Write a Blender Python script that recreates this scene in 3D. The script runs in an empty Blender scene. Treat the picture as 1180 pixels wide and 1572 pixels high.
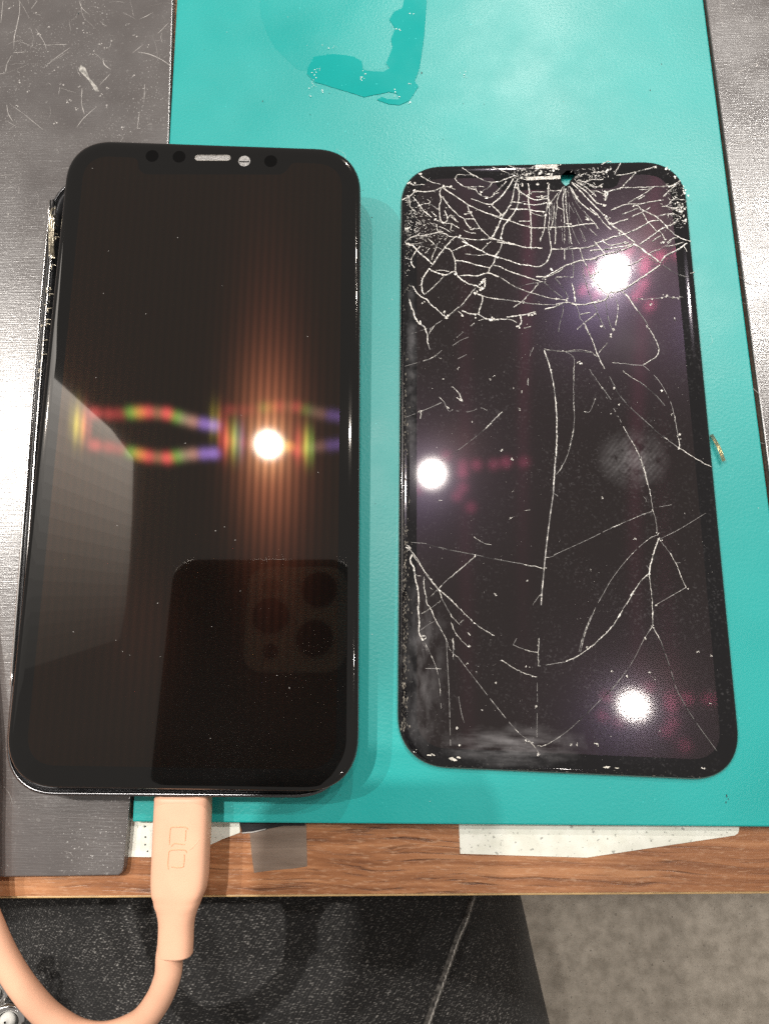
import bpy, bmesh, math, random
from mathutils import Vector, Matrix, noise
from mathutils.bvhtree import BVHTree
S = 0.001                                   # everything below is written in millimetres
scene = bpy.context.scene
C = scene.collection
rnd = random.Random(11)

# ------------------------------------------------------------------ camera
cam = bpy.data.cameras.new("camera")
cam.sensor_fit = 'HORIZONTAL'; cam.sensor_width = 36; cam.lens = 1048/1180*36
cam.clip_start = 0.0005; cam.clip_end = 50
cam_o = bpy.data.objects.new("camera", cam); C.objects.link(cam_o)
CAM_R = Matrix(((0.9990966, 0.0, 0.0424966), (0.0084275, 0.9801393, -0.1981310), (-0.0416526, 0.1983102, 0.9792539)))
CAM_H = 151.716
cam_o.matrix_world = Matrix.Translation((0, 0, CAM_H*S)) @ CAM_R.to_4x4()
scene.camera = cam_o

# ------------------------------------------------------------------ world and lamps
world = bpy.data.worlds.new("World"); scene.world = world; world.use_nodes = True
bg = world.node_tree.nodes["Background"]
bg.inputs[0].default_value = (1.0, 0.92, 0.85, 1); bg.inputs[1].default_value = 0.29
vs = scene.view_settings
vs.view_transform = 'Standard'; vs.look = 'None'; vs.exposure = 0.0; vs.gamma = 1.0; vs.use_curve_mapping = False
scene.cycles.use_denoising = False
scene.cycles.max_bounces = 8; scene.cycles.glossy_bounces = 5
scene.cycles.caustics_reflective = False; scene.cycles.caustics_refractive = False
scene.cycles.sample_clamp_indirect = 4.0
scene.cycles.sample_clamp_direct = 60.0
scene.render.film_transparent = False

def lamp(x, y, z, power, dia=17, col=(1, .95, .89)):
    l = bpy.data.lights.new("ceiling_lamp", 'AREA'); l.shape = 'DISK'; l.size = dia*S
    l.energy = power; l.color = col
    o = bpy.data.objects.new("ceiling_lamp", l); C.objects.link(o)
    o.location = Vector((x, y, z))*S; o.rotation_euler = Vector((x, y-40, z)).to_track_quat('Z', 'Y').to_euler()
    return o
LAMPS = [(362, 676, 1002, 3.0), (32, 301, 1002, 1.0), (353, -84, 1002, .65), (-742, 350, 1000, 5.4), (-179, 280, 1012, 3.2),
         (602, 646, 1000, 3.3), (190, 1150, 1000, 6.4), (250, -560, 1000, .3)]
for a in LAMPS: lamp(*a)
sl = bpy.data.lights.new("added_spot", 'SPOT')                 # added narrow beam, put in to throw the cable's shadow on the lap
sl.energy = 38; sl.color = (1, .95, .89); sl.shadow_soft_size = 9*S; sl.spot_size = math.radians(10.5); sl.spot_blend = .45
so_ = bpy.data.objects.new("added_spot", sl); C.objects.link(so_)
so_.location = Vector((-395, 305, 1000))*S
so_.rotation_euler = (Vector((-395, 305, 1000))-Vector((-38, -112, -45))).to_track_quat('Z', 'Y').to_euler()

# ------------------------------------------------------------------ helpers
def link(o, parent=None):
    C.objects.link(o)
    if parent: o.parent = parent
    return o
def tag(o, label=None, cat=None, group=None, kind=None):
    if label: o['label'] = label
    if cat: o['category'] = cat
    if group: o['group'] = group
    if kind: o['kind'] = kind
    return o
def empty(name, loc, label, cat, group=None):
    o = bpy.data.objects.new(name, None); o.empty_display_size = .01
    o.location = Vector(loc)*S; C.objects.link(o)
    return tag(o, label, cat, group)
def mesh(name, V, F, mat, parent=None, smooth=False, off=(0, 0, 0), mats=None, midx=None):
    """one mesh object; V in mm in the parent's frame (off = the parent's own place, taken away)"""
    ox, oy, oz = off
    me = bpy.data.meshes.new(name)
    me.from_pydata([((v[0]-ox)*S, (v[1]-oy)*S, (v[2]-oz)*S) for v in V], [], F)
    if smooth is True: me.polygons.foreach_set('use_smooth', [True]*len(F))
    elif smooth: me.polygons.foreach_set('use_smooth', smooth)
    for m in (mats or [mat]): me.materials.append(m)
    if midx: me.polygons.foreach_set('material_index', midx)
    me.update()
    return link(bpy.data.objects.new(name, me), parent)
def prism(poly, z0, z1):
    """closed slab over an outline (list of x, y)"""
    n = len(poly)
    a = sum(poly[i][0]*poly[(i+1) % n][1]-poly[(i+1) % n][0]*poly[i][1] for i in range(n))
    if a < 0: poly = poly[::-1]
    V = [(x, y, z0) for x, y in poly]+[(x, y, z1) for x, y in poly]
    F = [tuple(range(n-1, -1, -1)), tuple(range(n, 2*n))]+[(i, (i+1) % n, n+(i+1) % n, n+i) for i in range(n)]
    return V, F
def slab(name, poly, z0, z1, mat, parent=None, bevel=0.0, off=(0, 0, 0)):
    V, F = prism([tuple(p[:2]) for p in poly], z0, z1)
    o = mesh(name, V, F, mat, parent, off=off)
    if bevel:
        b = o.modifiers.new('bevel', 'BEVEL'); b.width = bevel*S; b.segments = 2; b.limit_method = 'ANGLE'
    return o
def box(x0, x1, y0, y1): return [(x0, y0), (x1, y0), (x1, y1), (x0, y1)]
def smooth_path(P, k=8):
    out = []
    P = [Vector(p) for p in P]
    Q = [P[0]*2-P[1]]+P+[P[-1]*2-P[-2]]
    for i in range(1, len(Q)-2):
        p0, p1, p2, p3 = Q[i-1:i+3]
        for j in range(k):
            t = j/k
            out.append(.5*((2*p1)+(p2-p0)*t+(2*p0-5*p1+4*p2-p3)*t*t+(3*p1-p0-3*p2+p3)*t**3))
    return out+[P[-1]]
def tube(P, r, n=12, closed=False, flat=1.0):
    P = [Vector(p) for p in P]; m = len(P); V = []; F = []
    for i, p in enumerate(P):
        t = (P[(i+1) % m]-P[i-1]) if closed else (P[min(i+1, m-1)]-P[max(i-1, 0)])
        t.normalize(); s = t.cross(Vector((0, 0, 1)))
        if s.length < 1e-3: s = Vector((1, 0, 0))
        s.normalize(); u = s.cross(t)
        rr = r[i] if isinstance(r, (list, tuple)) else r
        for k in range(n):
            a = 2*math.pi*k/n
            V.append(p+s*(rr*math.cos(a))+u*(rr*flat*math.sin(a)))
    for i in range(m if closed else m-1):
        j = (i+1) % m
        for k in range(n): F.append((i*n+k, i*n+(k+1) % n, j*n+(k+1) % n, j*n+k))
    if not closed: F += [tuple(range(n)), tuple(range((m-1)*n+n-1, (m-1)*n-1, -1))]
    return V, F
def merge(parts):
    V = []; F = []
    for v, f in parts:
        k = len(V); V += list(v); F += [tuple(i+k for i in q) for q in f]
    return V, F
def disc(cx, cy, z, r, n=24, ry=None):
    V = [(cx+r*math.cos(2*math.pi*i/n), cy+(ry or r)*math.sin(2*math.pi*i/n), z) for i in range(n)]
    return V, [tuple(range(n))]
def puck(cx, cy, z0, z1, r, n=28):
    return prism([(cx+r*math.cos(2*math.pi*i/n), cy+r*math.sin(2*math.pi*i/n)) for i in range(n)], z0, z1)
def ring(cx, cy, z0, z1, r0, r1, n=32):
    V = []; F = []
    for i in range(n):
        c, s = math.cos(2*math.pi*i/n), math.sin(2*math.pi*i/n)
        V += [(cx+r0*c, cy+r0*s, z0), (cx+r1*c, cy+r1*s, z0), (cx+r1*c, cy+r1*s, z1), (cx+r0*c, cy+r0*s, z1)]
    for i in range(n):
        a, b = i*4, ((i+1) % n)*4
        for k in range(4): F.append((a+k, a+(k+1) % 4, b+(k+1) % 4, b+k))
    return V, F
def outline(quad, inset, r, half, n=14, e=2.35):
    """rounded phone outline, drawn over the four given corners (BL, BR, TR, TL)"""
    a, b = half; out = []
    A, B, R = a-inset, b-inset, max(r-inset, .3)
    for qx, qy, t0 in ((1, -1, -90), (1, 1, 0), (-1, 1, 90), (-1, -1, 180)):
        for i in range(n+1):
            t = math.radians(t0+90*i/n)
            c, s = math.cos(t), math.sin(t)
            u = qx*(A-R)+R*math.copysign(abs(c)**(2/e), c); v = qy*(B-R)+R*math.copysign(abs(s)**(2/e), s)
            p, q = (u/a+1)/2, (v/b+1)/2
            out.append(tuple((1-p)*(1-q)*quad[0][k]+p*(1-q)*quad[1][k]+p*q*quad[2][k]+(1-p)*q*quad[3][k] for k in (0, 1)))
    return out
def loops(rings, cap_lo=True, cap_hi=True):
    """skin over outlines [(points, z)]; the top cap gets vertices of its own so that it stays flat"""
    V = []; F = []; sm = []; n = len(rings[0][0])
    for pts, z in rings: V += [(x, y, z) for x, y in pts]
    for k in range(len(rings)-1):
        for i in range(n):
            j = (i+1) % n
            F.append((k*n+i, k*n+j, (k+1)*n+j, (k+1)*n+i)); sm.append(True)
    if cap_lo: F.append(tuple(range(n-1, -1, -1))); sm.append(False)
    if cap_hi:
        b = len(V); V += [(x, y, rings[-1][1]) for x, y in rings[-1][0]]
        F.append(tuple(range(b, b+n))); sm.append(False)
    return V, F, sm

# ------------------------------------------------------------------ node materials
def new_mat(name):
    m = bpy.data.materials.new(name); m.use_nodes = True
    nt = m.node_tree; nt.nodes.clear()
    out = nt.nodes.new('ShaderNodeOutputMaterial')
    return m, nt, out
def nd(nt, typ, ins=None, **props):
    n = nt.nodes.new('ShaderNode'+typ)
    for k, v in props.items(): setattr(n, k, v)
    for k, v in (ins or {}).items():
        if isinstance(v, bpy.types.NodeSocket): nt.links.new(v, n.inputs[k])
        else: n.inputs[k].default_value = v
    return n
def rgba(c): return (c[0], c[1], c[2], 1)
def objco(nt, scale=(1, 1, 1), rot=(0, 0, 0), loc=(0, 0, 0)):
    tc = nd(nt, 'TexCoord')
    return nd(nt, 'Mapping', {'Vector': tc.outputs['Object'], 'Scale': scale, 'Rotation': rot, 'Location': loc}).outputs[0]
def fac(nt, co, scale, detail=3, rough=.55, lo=.35, hi=.65, a=0.0, b=1.0):
    n = nd(nt, 'TexNoise', {'Vector': co, 'Scale': scale, 'Detail': detail, 'Roughness': rough})
    r = nd(nt, 'MapRange', {'Value': n.outputs['Fac'], 'From Min': lo, 'From Max': hi, 'To Min': a, 'To Max': b})
    return r.outputs[0]
def mixc(nt, f, a, b, blend='MIX'):
    n = nd(nt, 'Mix', data_type='RGBA', blend_type=blend)
    for k, v in ((0, f), (6, a), (7, b)):
        if isinstance(v, bpy.types.NodeSocket): nt.links.new(v, n.inputs[k])
        else: n.inputs[k].default_value = v if k == 0 else rgba(v)
    return n.outputs[2]
def math_(nt, op, a, b=0.0, c=0.0):
    n = nd(nt, 'Math', operation=op)
    for i, v in enumerate((a, b, c)):
        if isinstance(v, bpy.types.NodeSocket): nt.links.new(v, n.inputs[i])
        else: n.inputs[i].default_value = v
    return n.outputs[0]
def bump(nt, h, strength, dist):
    return nd(nt, 'Bump', {'Height': h, 'Strength': strength, 'Distance': dist*S}).outputs[0]
def principled(nt, out, **k):
    p = nd(nt, 'BsdfPrincipled')
    for key, v in k.items():
        key = key.replace('_', ' ')
        if isinstance(v, bpy.types.NodeSocket): nt.links.new(v, p.inputs[key])
        else: p.inputs[key].default_value = rgba(v) if isinstance(v, tuple) and len(v) == 3 else v
    nt.links.new(p.outputs[0], out.inputs[0])
    return p
def plain(name, col, rough=.5, metal=0.0, ior=1.5, var=0.0, vscale=400, bs=0.0, bscale=1500, bdist=.1):
    m, nt, out = new_mat(name)
    co = objco(nt)
    c = col
    if var:
        c = mixc(nt, fac(nt, co, vscale), tuple(x*(1-var) for x in col), tuple(min(1, x*(1+var)) for x in col))
    k = dict(Base_Color=c, Roughness=rough, Metallic=metal, IOR=ior)
    if bs: k['Normal'] = bump(nt, nd(nt, 'TexNoise', {'Vector': co, 'Scale': bscale, 'Detail': 3}).outputs[0], bs, bdist)
    principled(nt, out, **k)
    return m

# teal silicone mat: fine pebbled grain, satin
def teal(name, rough, grain):
    m, nt, out = new_mat(name)
    co = objco(nt)
    big = fac(nt, co, 22, 3)
    c = mixc(nt, big, (.002, .315, .297), (.004, .36, .34))
    sp = fac(nt, co, 1300, 2, lo=.72, hi=.76)
    c = mixc(nt, sp, c, (.05, .55, .53))
    g = nd(nt, 'TexNoise', {'Vector': co, 'Scale': 1500, 'Detail': 2, 'Roughness': .6}).outputs[0]
    r = fac(nt, co, 45, 4, a=rough-.04, b=rough+.05)
    principled(nt, out, Base_Color=c, Roughness=r, IOR=1.62, Normal=bump(nt, g, grain, .12))
    return m
M_TEAL = teal('teal_silicone', .42, .4)
M_FILM = teal('smooth_film_on_teal', .1, .03)
M_FILM2 = teal('half_smooth_film_on_teal', .35, .3)

# dark scuffed board: fine lines across, dust and tiny scratches
def board():
    m, nt, out = new_mat('dark_scuffed_board')
    co = objco(nt)
    st = objco(nt, (160, 2600, 1))
    lines = nd(nt, 'TexNoise', {'Vector': st, 'Scale': 1, 'Detail': 3, 'Roughness': .6}).outputs[0]
    speck = nd(nt, 'TexNoise', {'Vector': co, 'Scale': 1300, 'Detail': 4, 'Roughness': .65}).outputs[0]
    c = mixc(nt, fac(nt, co, 30, 4), (.08, .071, .069), (.105, .094, .09))
    c = mixc(nt, fac(nt, co, 900, 5, lo=.62, hi=.78), c, (.22, .21, .2))
    dust = math_(nt, 'MULTIPLY', fac(nt, co, 2300, 2, lo=.66, hi=.7), fac(nt, co, 60, 3, lo=.42, hi=.62))
    c = mixc(nt, dust, c, (.5, .49, .47))
    h = math_(nt, 'ADD', math_(nt, 'MULTIPLY', lines, .75), math_(nt, 'MULTIPLY', speck, .5))
    principled(nt, out, Base_Color=c, Roughness=fac(nt, co, 80, 4, a=.23, b=.33), IOR=2.1, Normal=bump(nt, h, .9, .06))
    return m
M_BOARD = board()

def wood():
    m, nt, out = new_mat('wood_laminate')
    co = objco(nt, (16, 620, 10)); fine = objco(nt, (55, 1500, 10)); pl = objco(nt)
    warp = nd(nt, 'TexNoise', {'Vector': objco(nt, (30, 60, 1)), 'Scale': 1, 'Detail': 2}).outputs['Color']
    cw = nd(nt, 'VectorMath', {0: co, 1: nd(nt, 'VectorMath', {0: warp, 1: (2.2, 2.2, 0)}, operation='MULTIPLY').outputs[0]}, operation='ADD').outputs[0]
    a = nd(nt, 'TexNoise', {'Vector': cw, 'Scale': 1, 'Detail': 4, 'Roughness': .6}).outputs[0]
    base = nd(nt, 'ValToRGB', {'Fac': a})
    e = base.color_ramp.elements
    e[0].position = .3; e[0].color = (.17, .064, .026, 1); e[1].position = .72; e[1].color = (.47, .225, .105, 1)
    k = e.new(.52); k.color = (.32, .135, .058, 1)
    fcw = nd(nt, 'VectorMath', {0: fine, 1: nd(nt, 'VectorMath', {0: warp, 1: (3, 9, 0)}, operation='MULTIPLY').outputs[0]}, operation='ADD').outputs[0]
    pores = nd(nt, 'MapRange', {'Value': nd(nt, 'TexNoise', {'Vector': fcw, 'Scale': 1, 'Detail': 3, 'Roughness': .6}).outputs[0], 'From Min': .55, 'From Max': .68}).outputs[0]
    pores = math_(nt, 'MULTIPLY', pores, fac(nt, objco(nt, (25, 90, 1)), 1, 2, lo=.35, hi=.6, a=.25, b=1))
    c = mixc(nt, pores, base.outputs[0], (.05, .016, .006))
    c = mixc(nt, fac(nt, objco(nt, (500, 2400, 1)), 1, 2, lo=.55, hi=.75, b=.4), c, (.6, .38, .24))
    h = math_(nt, 'SUBTRACT', nd(nt, 'TexNoise', {'Vector': pl, 'Scale': 1800, 'Detail': 2}).outputs[0], math_(nt, 'MULTIPLY', pores, .8))
    principled(nt, out, Base_Color=c, Roughness=.36, IOR=1.5, Normal=bump(nt, h, .6, .1))
    return m
M_WOOD = wood()
M_BAND = plain('edge_band', (.55, .36, .16), .45, var=.15)
M_TLEG = plain('table_leg_steel', (.1, .1, .1), .4, .6)

def floor_mat():
    m, nt, out = new_mat('worn_concrete_floor')
    co = objco(nt)
    c = mixc(nt, fac(nt, co, 60, 6, .75, lo=.38, hi=.62), (.50, .445, .365), (.80, .72, .605))
    c = mixc(nt, fac(nt, co, 170, 5, .75, lo=.55, hi=.8), c, (.75, .69, .59))
    c = mixc(nt, fac(nt, co, 240, 4, .75, lo=.58, hi=.68, b=.75), c, (.11, .092, .072))
    h = nd(nt, 'TexNoise', {'Vector': co, 'Scale': 260, 'Detail': 6, 'Roughness': .7}).outputs[0]
    principled(nt, out, Base_Color=c, Roughness=.7, Normal=bump(nt, h, .5, 2))
    return m
M_FLOOR = floor_mat()

def denim():
    m, nt, out = new_mat('black_denim')
    tw = objco(nt, (900, 3600, 900), (0, 0, math.radians(-57)))
    co = objco(nt)
    n = nd(nt, 'TexNoise', {'Vector': tw, 'Scale': 1, 'Detail': 2, 'Roughness': .5}).outputs[0]
    rid = nd(nt, 'TexWave', {'Vector': objco(nt, (1, 1, 1), (0, 0, math.radians(-57))), 'Scale': 400, 'Distortion': 1.5, 'Detail': 1, 'Detail Scale': 3}, bands_direction='Y').outputs['Fac']
    wear = fac(nt, co, 26, 4, .6, lo=.4, hi=.68)
    thr = nd(nt, 'MapRange', {'Value': n, 'From Min': .55, 'From Max': .8}).outputs[0]
    spk = math_(nt, 'MULTIPLY', thr, math_(nt, 'MULTIPLY_ADD', wear, .6, .45))
    c = mixc(nt, wear, (.007, .0066, .0066), (.019, .0178, .0172))
    c = mixc(nt, math_(nt, 'MULTIPLY', rid, .75), c, (.0025, .0023, .0023))
    spk = math_(nt, 'MULTIPLY', spk, math_(nt, 'MULTIPLY_ADD', rid, -.8, 1.15))
    c = mixc(nt, spk, c, (.48, .46, .43))
    h = math_(nt, 'ADD', math_(nt, 'MULTIPLY', rid, .5), n)
    principled(nt, out, Base_Color=c, Roughness=.85, Normal=bump(nt, h, .55, .35), Sheen_Weight=.06, Sheen_Roughness=.5)
    return m
M_DENIM = denim()
M_SEAM = plain('denim_seam', (.075, .07, .064), .9, var=.75, vscale=900, bs=.9, bscale=1600, bdist=.5)
M_SHOE = plain('shoe_black', (.02, .02, .02), .6)

M_PEACH = plain('peach_silicone', (.77, .43, .285), .5, var=.07, vscale=70, bs=.08, bscale=900)
M_PEACHD = plain('peach_silicone_groove', (.70, .38, .22), .6)
M_STEEL = plain('polished_steel', (.78, .77, .76), .16, 1.0, bs=.12, bscale=700)
M_BODY = plain('graphite_steel', (.16, .16, .165), .25, 1.0)
M_PLUG = plain('plug_metal', (.75, .7, .62), .25, 1.0, bs=.4, bscale=1500)
M_BLACKP = plain('black_plastic', (.012, .012, .013), .38)
M_INNER = plain('dark_midframe', (.03, .03, .032), .45, .5, var=.4, vscale=300)
M_GOLD = plain('gold_flex', (.62, .47, .22), .32, .9, var=.4, vscale=700, bs=.4, bscale=1200)
M_FLEX = plain('silver_gold_flex', (.6, .54, .42), .3, .9, var=.5, vscale=900)
M_GREYM = plain('grey_metal_mesh', (.36, .34, .31), .45, .5, var=.5, vscale=2600, bs=.6, bscale=2600)
M_EARM = plain('earpiece_mesh', (.28, .27, .26), .5, .3, var=.5, vscale=3000, bs=.6, bscale=3000)
M_SHARD = None
def shard():
    m, nt, out = new_mat('shattered_glass')
    co = objco(nt)
    c = mixc(nt, fac(nt, co, 2200, 3, lo=.4, hi=.62), (.45, .43, .39), (.95, .92, .86))
    principled(nt, out, Base_Color=c, Roughness=.3, IOR=1.5)
    return m
M_SHARD = shard()
M_HAIR = plain('faint_glass_line', (.26, .25, .24), .35, var=.5, vscale=900)
M_GAP_SHADOW = plain('dark_gap_and_shadow', (.004, .003, .003), .5)
M_DUST = plain('pale_dust', (.45, .43, .41), .8)
M_RESID = plain('grey_adhesive_residue', (.16, .145, .12), .7, var=.8, vscale=900, bs=.8, bscale=1100, bdist=.3)
M_CREAM = plain('cream_glue', (.75, .72, .64), .6, var=.15)
M_SCR = plain('pale_scratch', (.40, .38, .36), .5, var=.4, vscale=300)
M_WHITE = plain('pale_scuff', (.34, .325, .30), .6, var=.5, vscale=900)
M_GLINT = plain('white_glint', (.85, .9, .88), .3)
M_MARK = plain('dark_mark', (.015, .03, .03), .6)
M_CHROME = plain('chrome', (.85, .84, .83), .1, 1.0)
M_BEAD = plain('clear_bead', (.75, .74, .7), .05)

def label_mat():
    m, nt, out = new_mat('speckled_paper')
    co = objco(nt)
    c = mixc(nt, fac(nt, co, 300, 4), (.70, .70, .61), (.80, .80, .72))
    c = mixc(nt, fac(nt, co, 1300, 2, lo=.635, hi=.69, b=.7), c, (.22, .22, .2))
    c = mixc(nt, fac(nt, co, 260, 3, lo=.66, hi=.72, b=.5), c, (.35, .35, .32))
    principled(nt, out, Base_Color=c, Roughness=.6)
    return m
M_PAPER = label_mat()
def shade_mat():
    m, nt, out = new_mat('painted_shade_film')
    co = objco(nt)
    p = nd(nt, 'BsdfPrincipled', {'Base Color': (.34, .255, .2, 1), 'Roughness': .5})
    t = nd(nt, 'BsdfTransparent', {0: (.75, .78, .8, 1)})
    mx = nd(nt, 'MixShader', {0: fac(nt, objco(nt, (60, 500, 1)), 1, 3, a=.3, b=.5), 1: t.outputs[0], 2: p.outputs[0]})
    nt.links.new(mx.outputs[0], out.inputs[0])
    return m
M_SHADE = shade_mat()

# ---- display glass
def lobes(nt, shader, items, weight=None):
    """the pixel grid of a display is a diffraction grating: it sends weak, tinted copies of a mirror image
    into fixed directions beside it. One glossy lobe per order, its normal tilted by half the order's angle."""
    def toworld(v): return nd(nt, 'VectorTransform', {0: v}, vector_type='NORMAL', convert_from='OBJECT', convert_to='WORLD').outputs[0]
    tan = toworld((1, 0, 0))
    for dx, dy, col, rough, aniso, str_ in items:
        nv = Vector((-dx/2096, dy/2096, 1)).normalized()
        nrm = nd(nt, 'NewGeometry').outputs['Normal'] if dx == 0 and dy == 0 and not aniso else toworld(nv)
        c = tuple(x*str_ for x in col)
        if weight is not None and aniso:
            c = mixc(nt, weight, (0, 0, 0), c)
            b = nd(nt, 'BsdfAnisotropic', {'Color': c, 'Roughness': rough, 'Anisotropy': aniso, 'Normal': nrm, 'Tangent': tan})
        else:
            b = nd(nt, 'BsdfAnisotropic', {'Color': rgba(c), 'Roughness': rough, 'Anisotropy': aniso, 'Normal': nrm, 'Tangent': tan})
        b.distribution = 'BECKMANN'
        shader = nd(nt, 'AddShader', {0: shader, 1: b.outputs[0]}).outputs[0]
    return shader
def glass_new(active):
    m, nt, out = new_mat('new_display_area' if active else 'new_display_glass')
    p = principled(nt, out, Base_Color=(.0035, .003, .0028) if active else (.004, .004, .004), Roughness=.025, IOR=1.53)
    if not active: nt.links.new(lobes(nt, p.outputs[0], [(0, 0, (1, .95, .88), .085, 0, .008), (0, 0, (1, .9, .8), .15, 0, .002)]), out.inputs[0])
    if active:
        p.inputs['Specular Tint'].default_value = (1, .93, .86, 1)
        p.inputs['IOR'].default_value = 1.6
        R, O, Y, G, Vi = (1, .12, .12), (1, .42, .1), (1, .85, .1), (.35, .8, .12), (.5, .3, 1)
        k = 2.1e-4
        it = [(0, 0, (1, .95, .88), .08, 0, .010), (0, 0, (1, .55, .25), .125, .2, .0026), (0, 0, (1, .34, .16), .19, .35, .0056), (10, 0, (1, .26, .14), .235, .5, .0034),
              (26, 1, Y, .055, .2, .8*k), (38, 1, O, .05, 0, .4*k), (-16, 0, O, .06, 0, .8*k),
              (-78, -4, R, .074, .56, 1.5*k), (-68, -4, O, .074, .56, 1.2*k), (-58, -4, G, .074, .56, 1.5*k), (-50, -4, Vi, .074, .56, .6*k), (52, 0, R, .074, .56, 1.2*k), (64, -2, O, .074, .56, 1.1*k), (71, -2, G, .074, .56, 1.5*k),
              (-320, -8, Y, .08, .5, 2.2*k), (-308, -8, R, .074, .56, 1.5*k)]
        for sy in (-1, 1):
            for dx, dy, c, s in ((-95, 24, Vi, .7), (-112, 26, Vi, .6), (-130, 28, (1, .5, .4), .5), (-145, 31, (.8, .6, .4), .4), (-158, 34, G, .5), (-174, 38, R, 1.0), (-190, 38, (.7, .4, .2), .4), (-206, 38, R, .8), (-220, 36, O, .7), (-234, 34, G, .5), (-252, 30, R, .3), (-270, 28, R, .4), (-292, 27, R, .6)):
                it.append((dx, dy*sy-3, c, .06, 0, s*k))
        w = nd(nt, 'TexWave', {'Vector': objco(nt), 'Scale': math.pi*2/20/.00172, 'Distortion': .0}, bands_direction='X').outputs['Fac']
        w = nd(nt, 'MapRange', {'Value': w, 'To Min': .58, 'To Max': 1.0}).outputs[0]
        sh = lobes(nt, p.outputs[0], it, w)
        nt.links.new(sh, out.inputs[0])
    return m
def glass_old(active):
    m, nt, out = new_mat('old_display_area' if active else 'old_display_glass')
    co = objco(nt)
    def blob(cx, cy, rx, ry, soft=.6, rot=0.0):
        tc = objco(nt, (1/(rx*S), 1/(ry*S), 0), (0, 0, 0), (-cx/rx, -cy/ry, 0))
        d = nd(nt, 'VectorMath', {0: tc}, operation='LENGTH').outputs['Value']
        wob = math_(nt, 'MULTIPLY_ADD', nd(nt, 'TexNoise', {'Vector': co, 'Scale': 260, 'Detail': 4}).outputs[0], .8, -.4)
        return nd(nt, 'MapRange', {'Value': math_(nt, 'ADD', d, wob), 'From Min': 1.0, 'From Max': 1.0-soft}).outputs[0]
    dust = math_(nt, 'MULTIPLY', fac(nt, co, 1900, 3, lo=.56, hi=.72), fac(nt, co, 70, 4, lo=.38, hi=.64))
    lines = nd(nt, 'TexWave', {'Vector': objco(nt, (1, 1, 1), (0, 0, math.radians(40))), 'Scale': 330, 'Distortion': 5, 'Detail': 2, 'Detail Scale': .5}).outputs['Fac']
    finger = math_(nt, 'MULTIPLY', blob(17.3, -4.5, 9, 7.5, .9), math_(nt, 'MULTIPLY_ADD', lines, .25, .45))
    finger = math_(nt, 'MULTIPLY', finger, fac(nt, co, 260, 5, .7, lo=.36, hi=.66))
    smear = math_(nt, 'MULTIPLY', blob(-11, -66.5, 17, 4.5, .8), fac(nt, objco(nt, (120, 500, 1)), 1, 4, lo=.35, hi=.65))
    left = math_(nt, 'MULTIPLY', blob(-30, -50, 5.5, 22, .8), fac(nt, objco(nt, (420, 150, 1)), 1, 5, lo=.4, hi=.7))
    left2 = math_(nt, 'MULTIPLY', blob(-32.3, 15, 1.6, 26, .8), fac(nt, co, 180, 4, lo=.35, hi=.65))
    palm = math_(nt, 'MULTIPLY', blob(18, 24, 9, 8, .9), .35)
    f = math_(nt, 'ADD', math_(nt, 'MULTIPLY', finger, .55), math_(nt, 'MULTIPLY', smear, .34))
    f = math_(nt, 'ADD', f, math_(nt, 'MULTIPLY', left, .22))
    f = math_(nt, 'ADD', f, math_(nt, 'MULTIPLY', left2, .28))
    f = math_(nt, 'ADD', f, math_(nt, 'MULTIPLY', dust, .09))
    f = math_(nt, 'ADD', f, math_(nt, 'MULTIPLY', palm, .12))
    c = mixc(nt, f, (.0065, .0052, .0052) if active else (.006, .006, .007), (.42, .41, .42))
    hb = nd(nt, 'TexNoise', {'Vector': co, 'Scale': 120, 'Detail': 2}).outputs[0]
    # the sheet is broken into pieces that no longer lie quite level at the struck end
    cell = nd(nt, 'TexVoronoi', {'Vector': co, 'Scale': 190}).outputs['Color']
    yy = nd(nt, 'SeparateXYZ', {0: nd(nt, 'TexCoord').outputs['Object']}).outputs['Y']
    mk = nd(nt, 'MapRange', {'Value': yy, 'From Min': .022, 'From Max': .05, 'To Max': .022}).outputs[0]
    dv = nd(nt, 'VectorMath', {0: nd(nt, 'VectorMath', {0: cell, 1: (.5, .5, .5)}, operation='SUBTRACT').outputs[0], 3: mk}, operation='SCALE').outputs[0]
    nn = nd(nt, 'VectorMath', {0: nd(nt, 'VectorMath', {0: bump(nt, hb, .05, .05), 1: dv}, operation='ADD').outputs[0]}, operation='NORMALIZE').outputs[0]
    p = principled(nt, out, Base_Color=c, Roughness=.03, IOR=1.6 if active else 1.46, Normal=nn)
    if not active: nt.links.new(lobes(nt, p.outputs[0], [(0, 0, (1, .95, .93), .085, 0, .016), (0, 0, (.9, .8, 1), .15, 0, .003)]), out.inputs[0])
    if active:
        p.inputs['Specular Tint'].default_value = (1, .92, .9, 1)
        k = 2e-4
        it = [(0, 0, (1, .95, .93), .085, 0, .026), (0, 0, (.9, .75, 1), .15, 0, .0042), (0, 0, (.9, .6, .9), .25, 0, .0055), (-34, 34, (.35, .3, 1), .17, 0, .0011), (40, -40, (1, .5, .3), .15, 0, .0005), (60, -4, (1, .16, .4), .2, .85, .0008)]
        for dx, dy, s in ((55, -15, .5), (55, 0, .7), (55, 25, .5), (80, -14, .6), (111, -14, .5), (133, -17, .6), (165, -16, .4), (-25, 28, .4), (25, -30, .5), (70, 60, .4), (45, 40, .5), (-40, -12, .5), (-48, 18, .5)):
            it.append((dx, dy, (1, .15, .35), (.06), 0, s*k))
        nt.links.new(lobes(nt, p.outputs[0], it), out.inputs[0])
    return m
M_G1, M_A1 = glass_new(False), glass_new(True)
M_G2, M_A2 = glass_old(False), glass_old(True)
M_SENS = plain('sensor_window', (.001, .001, .001), .03, ior=1.4)

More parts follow.
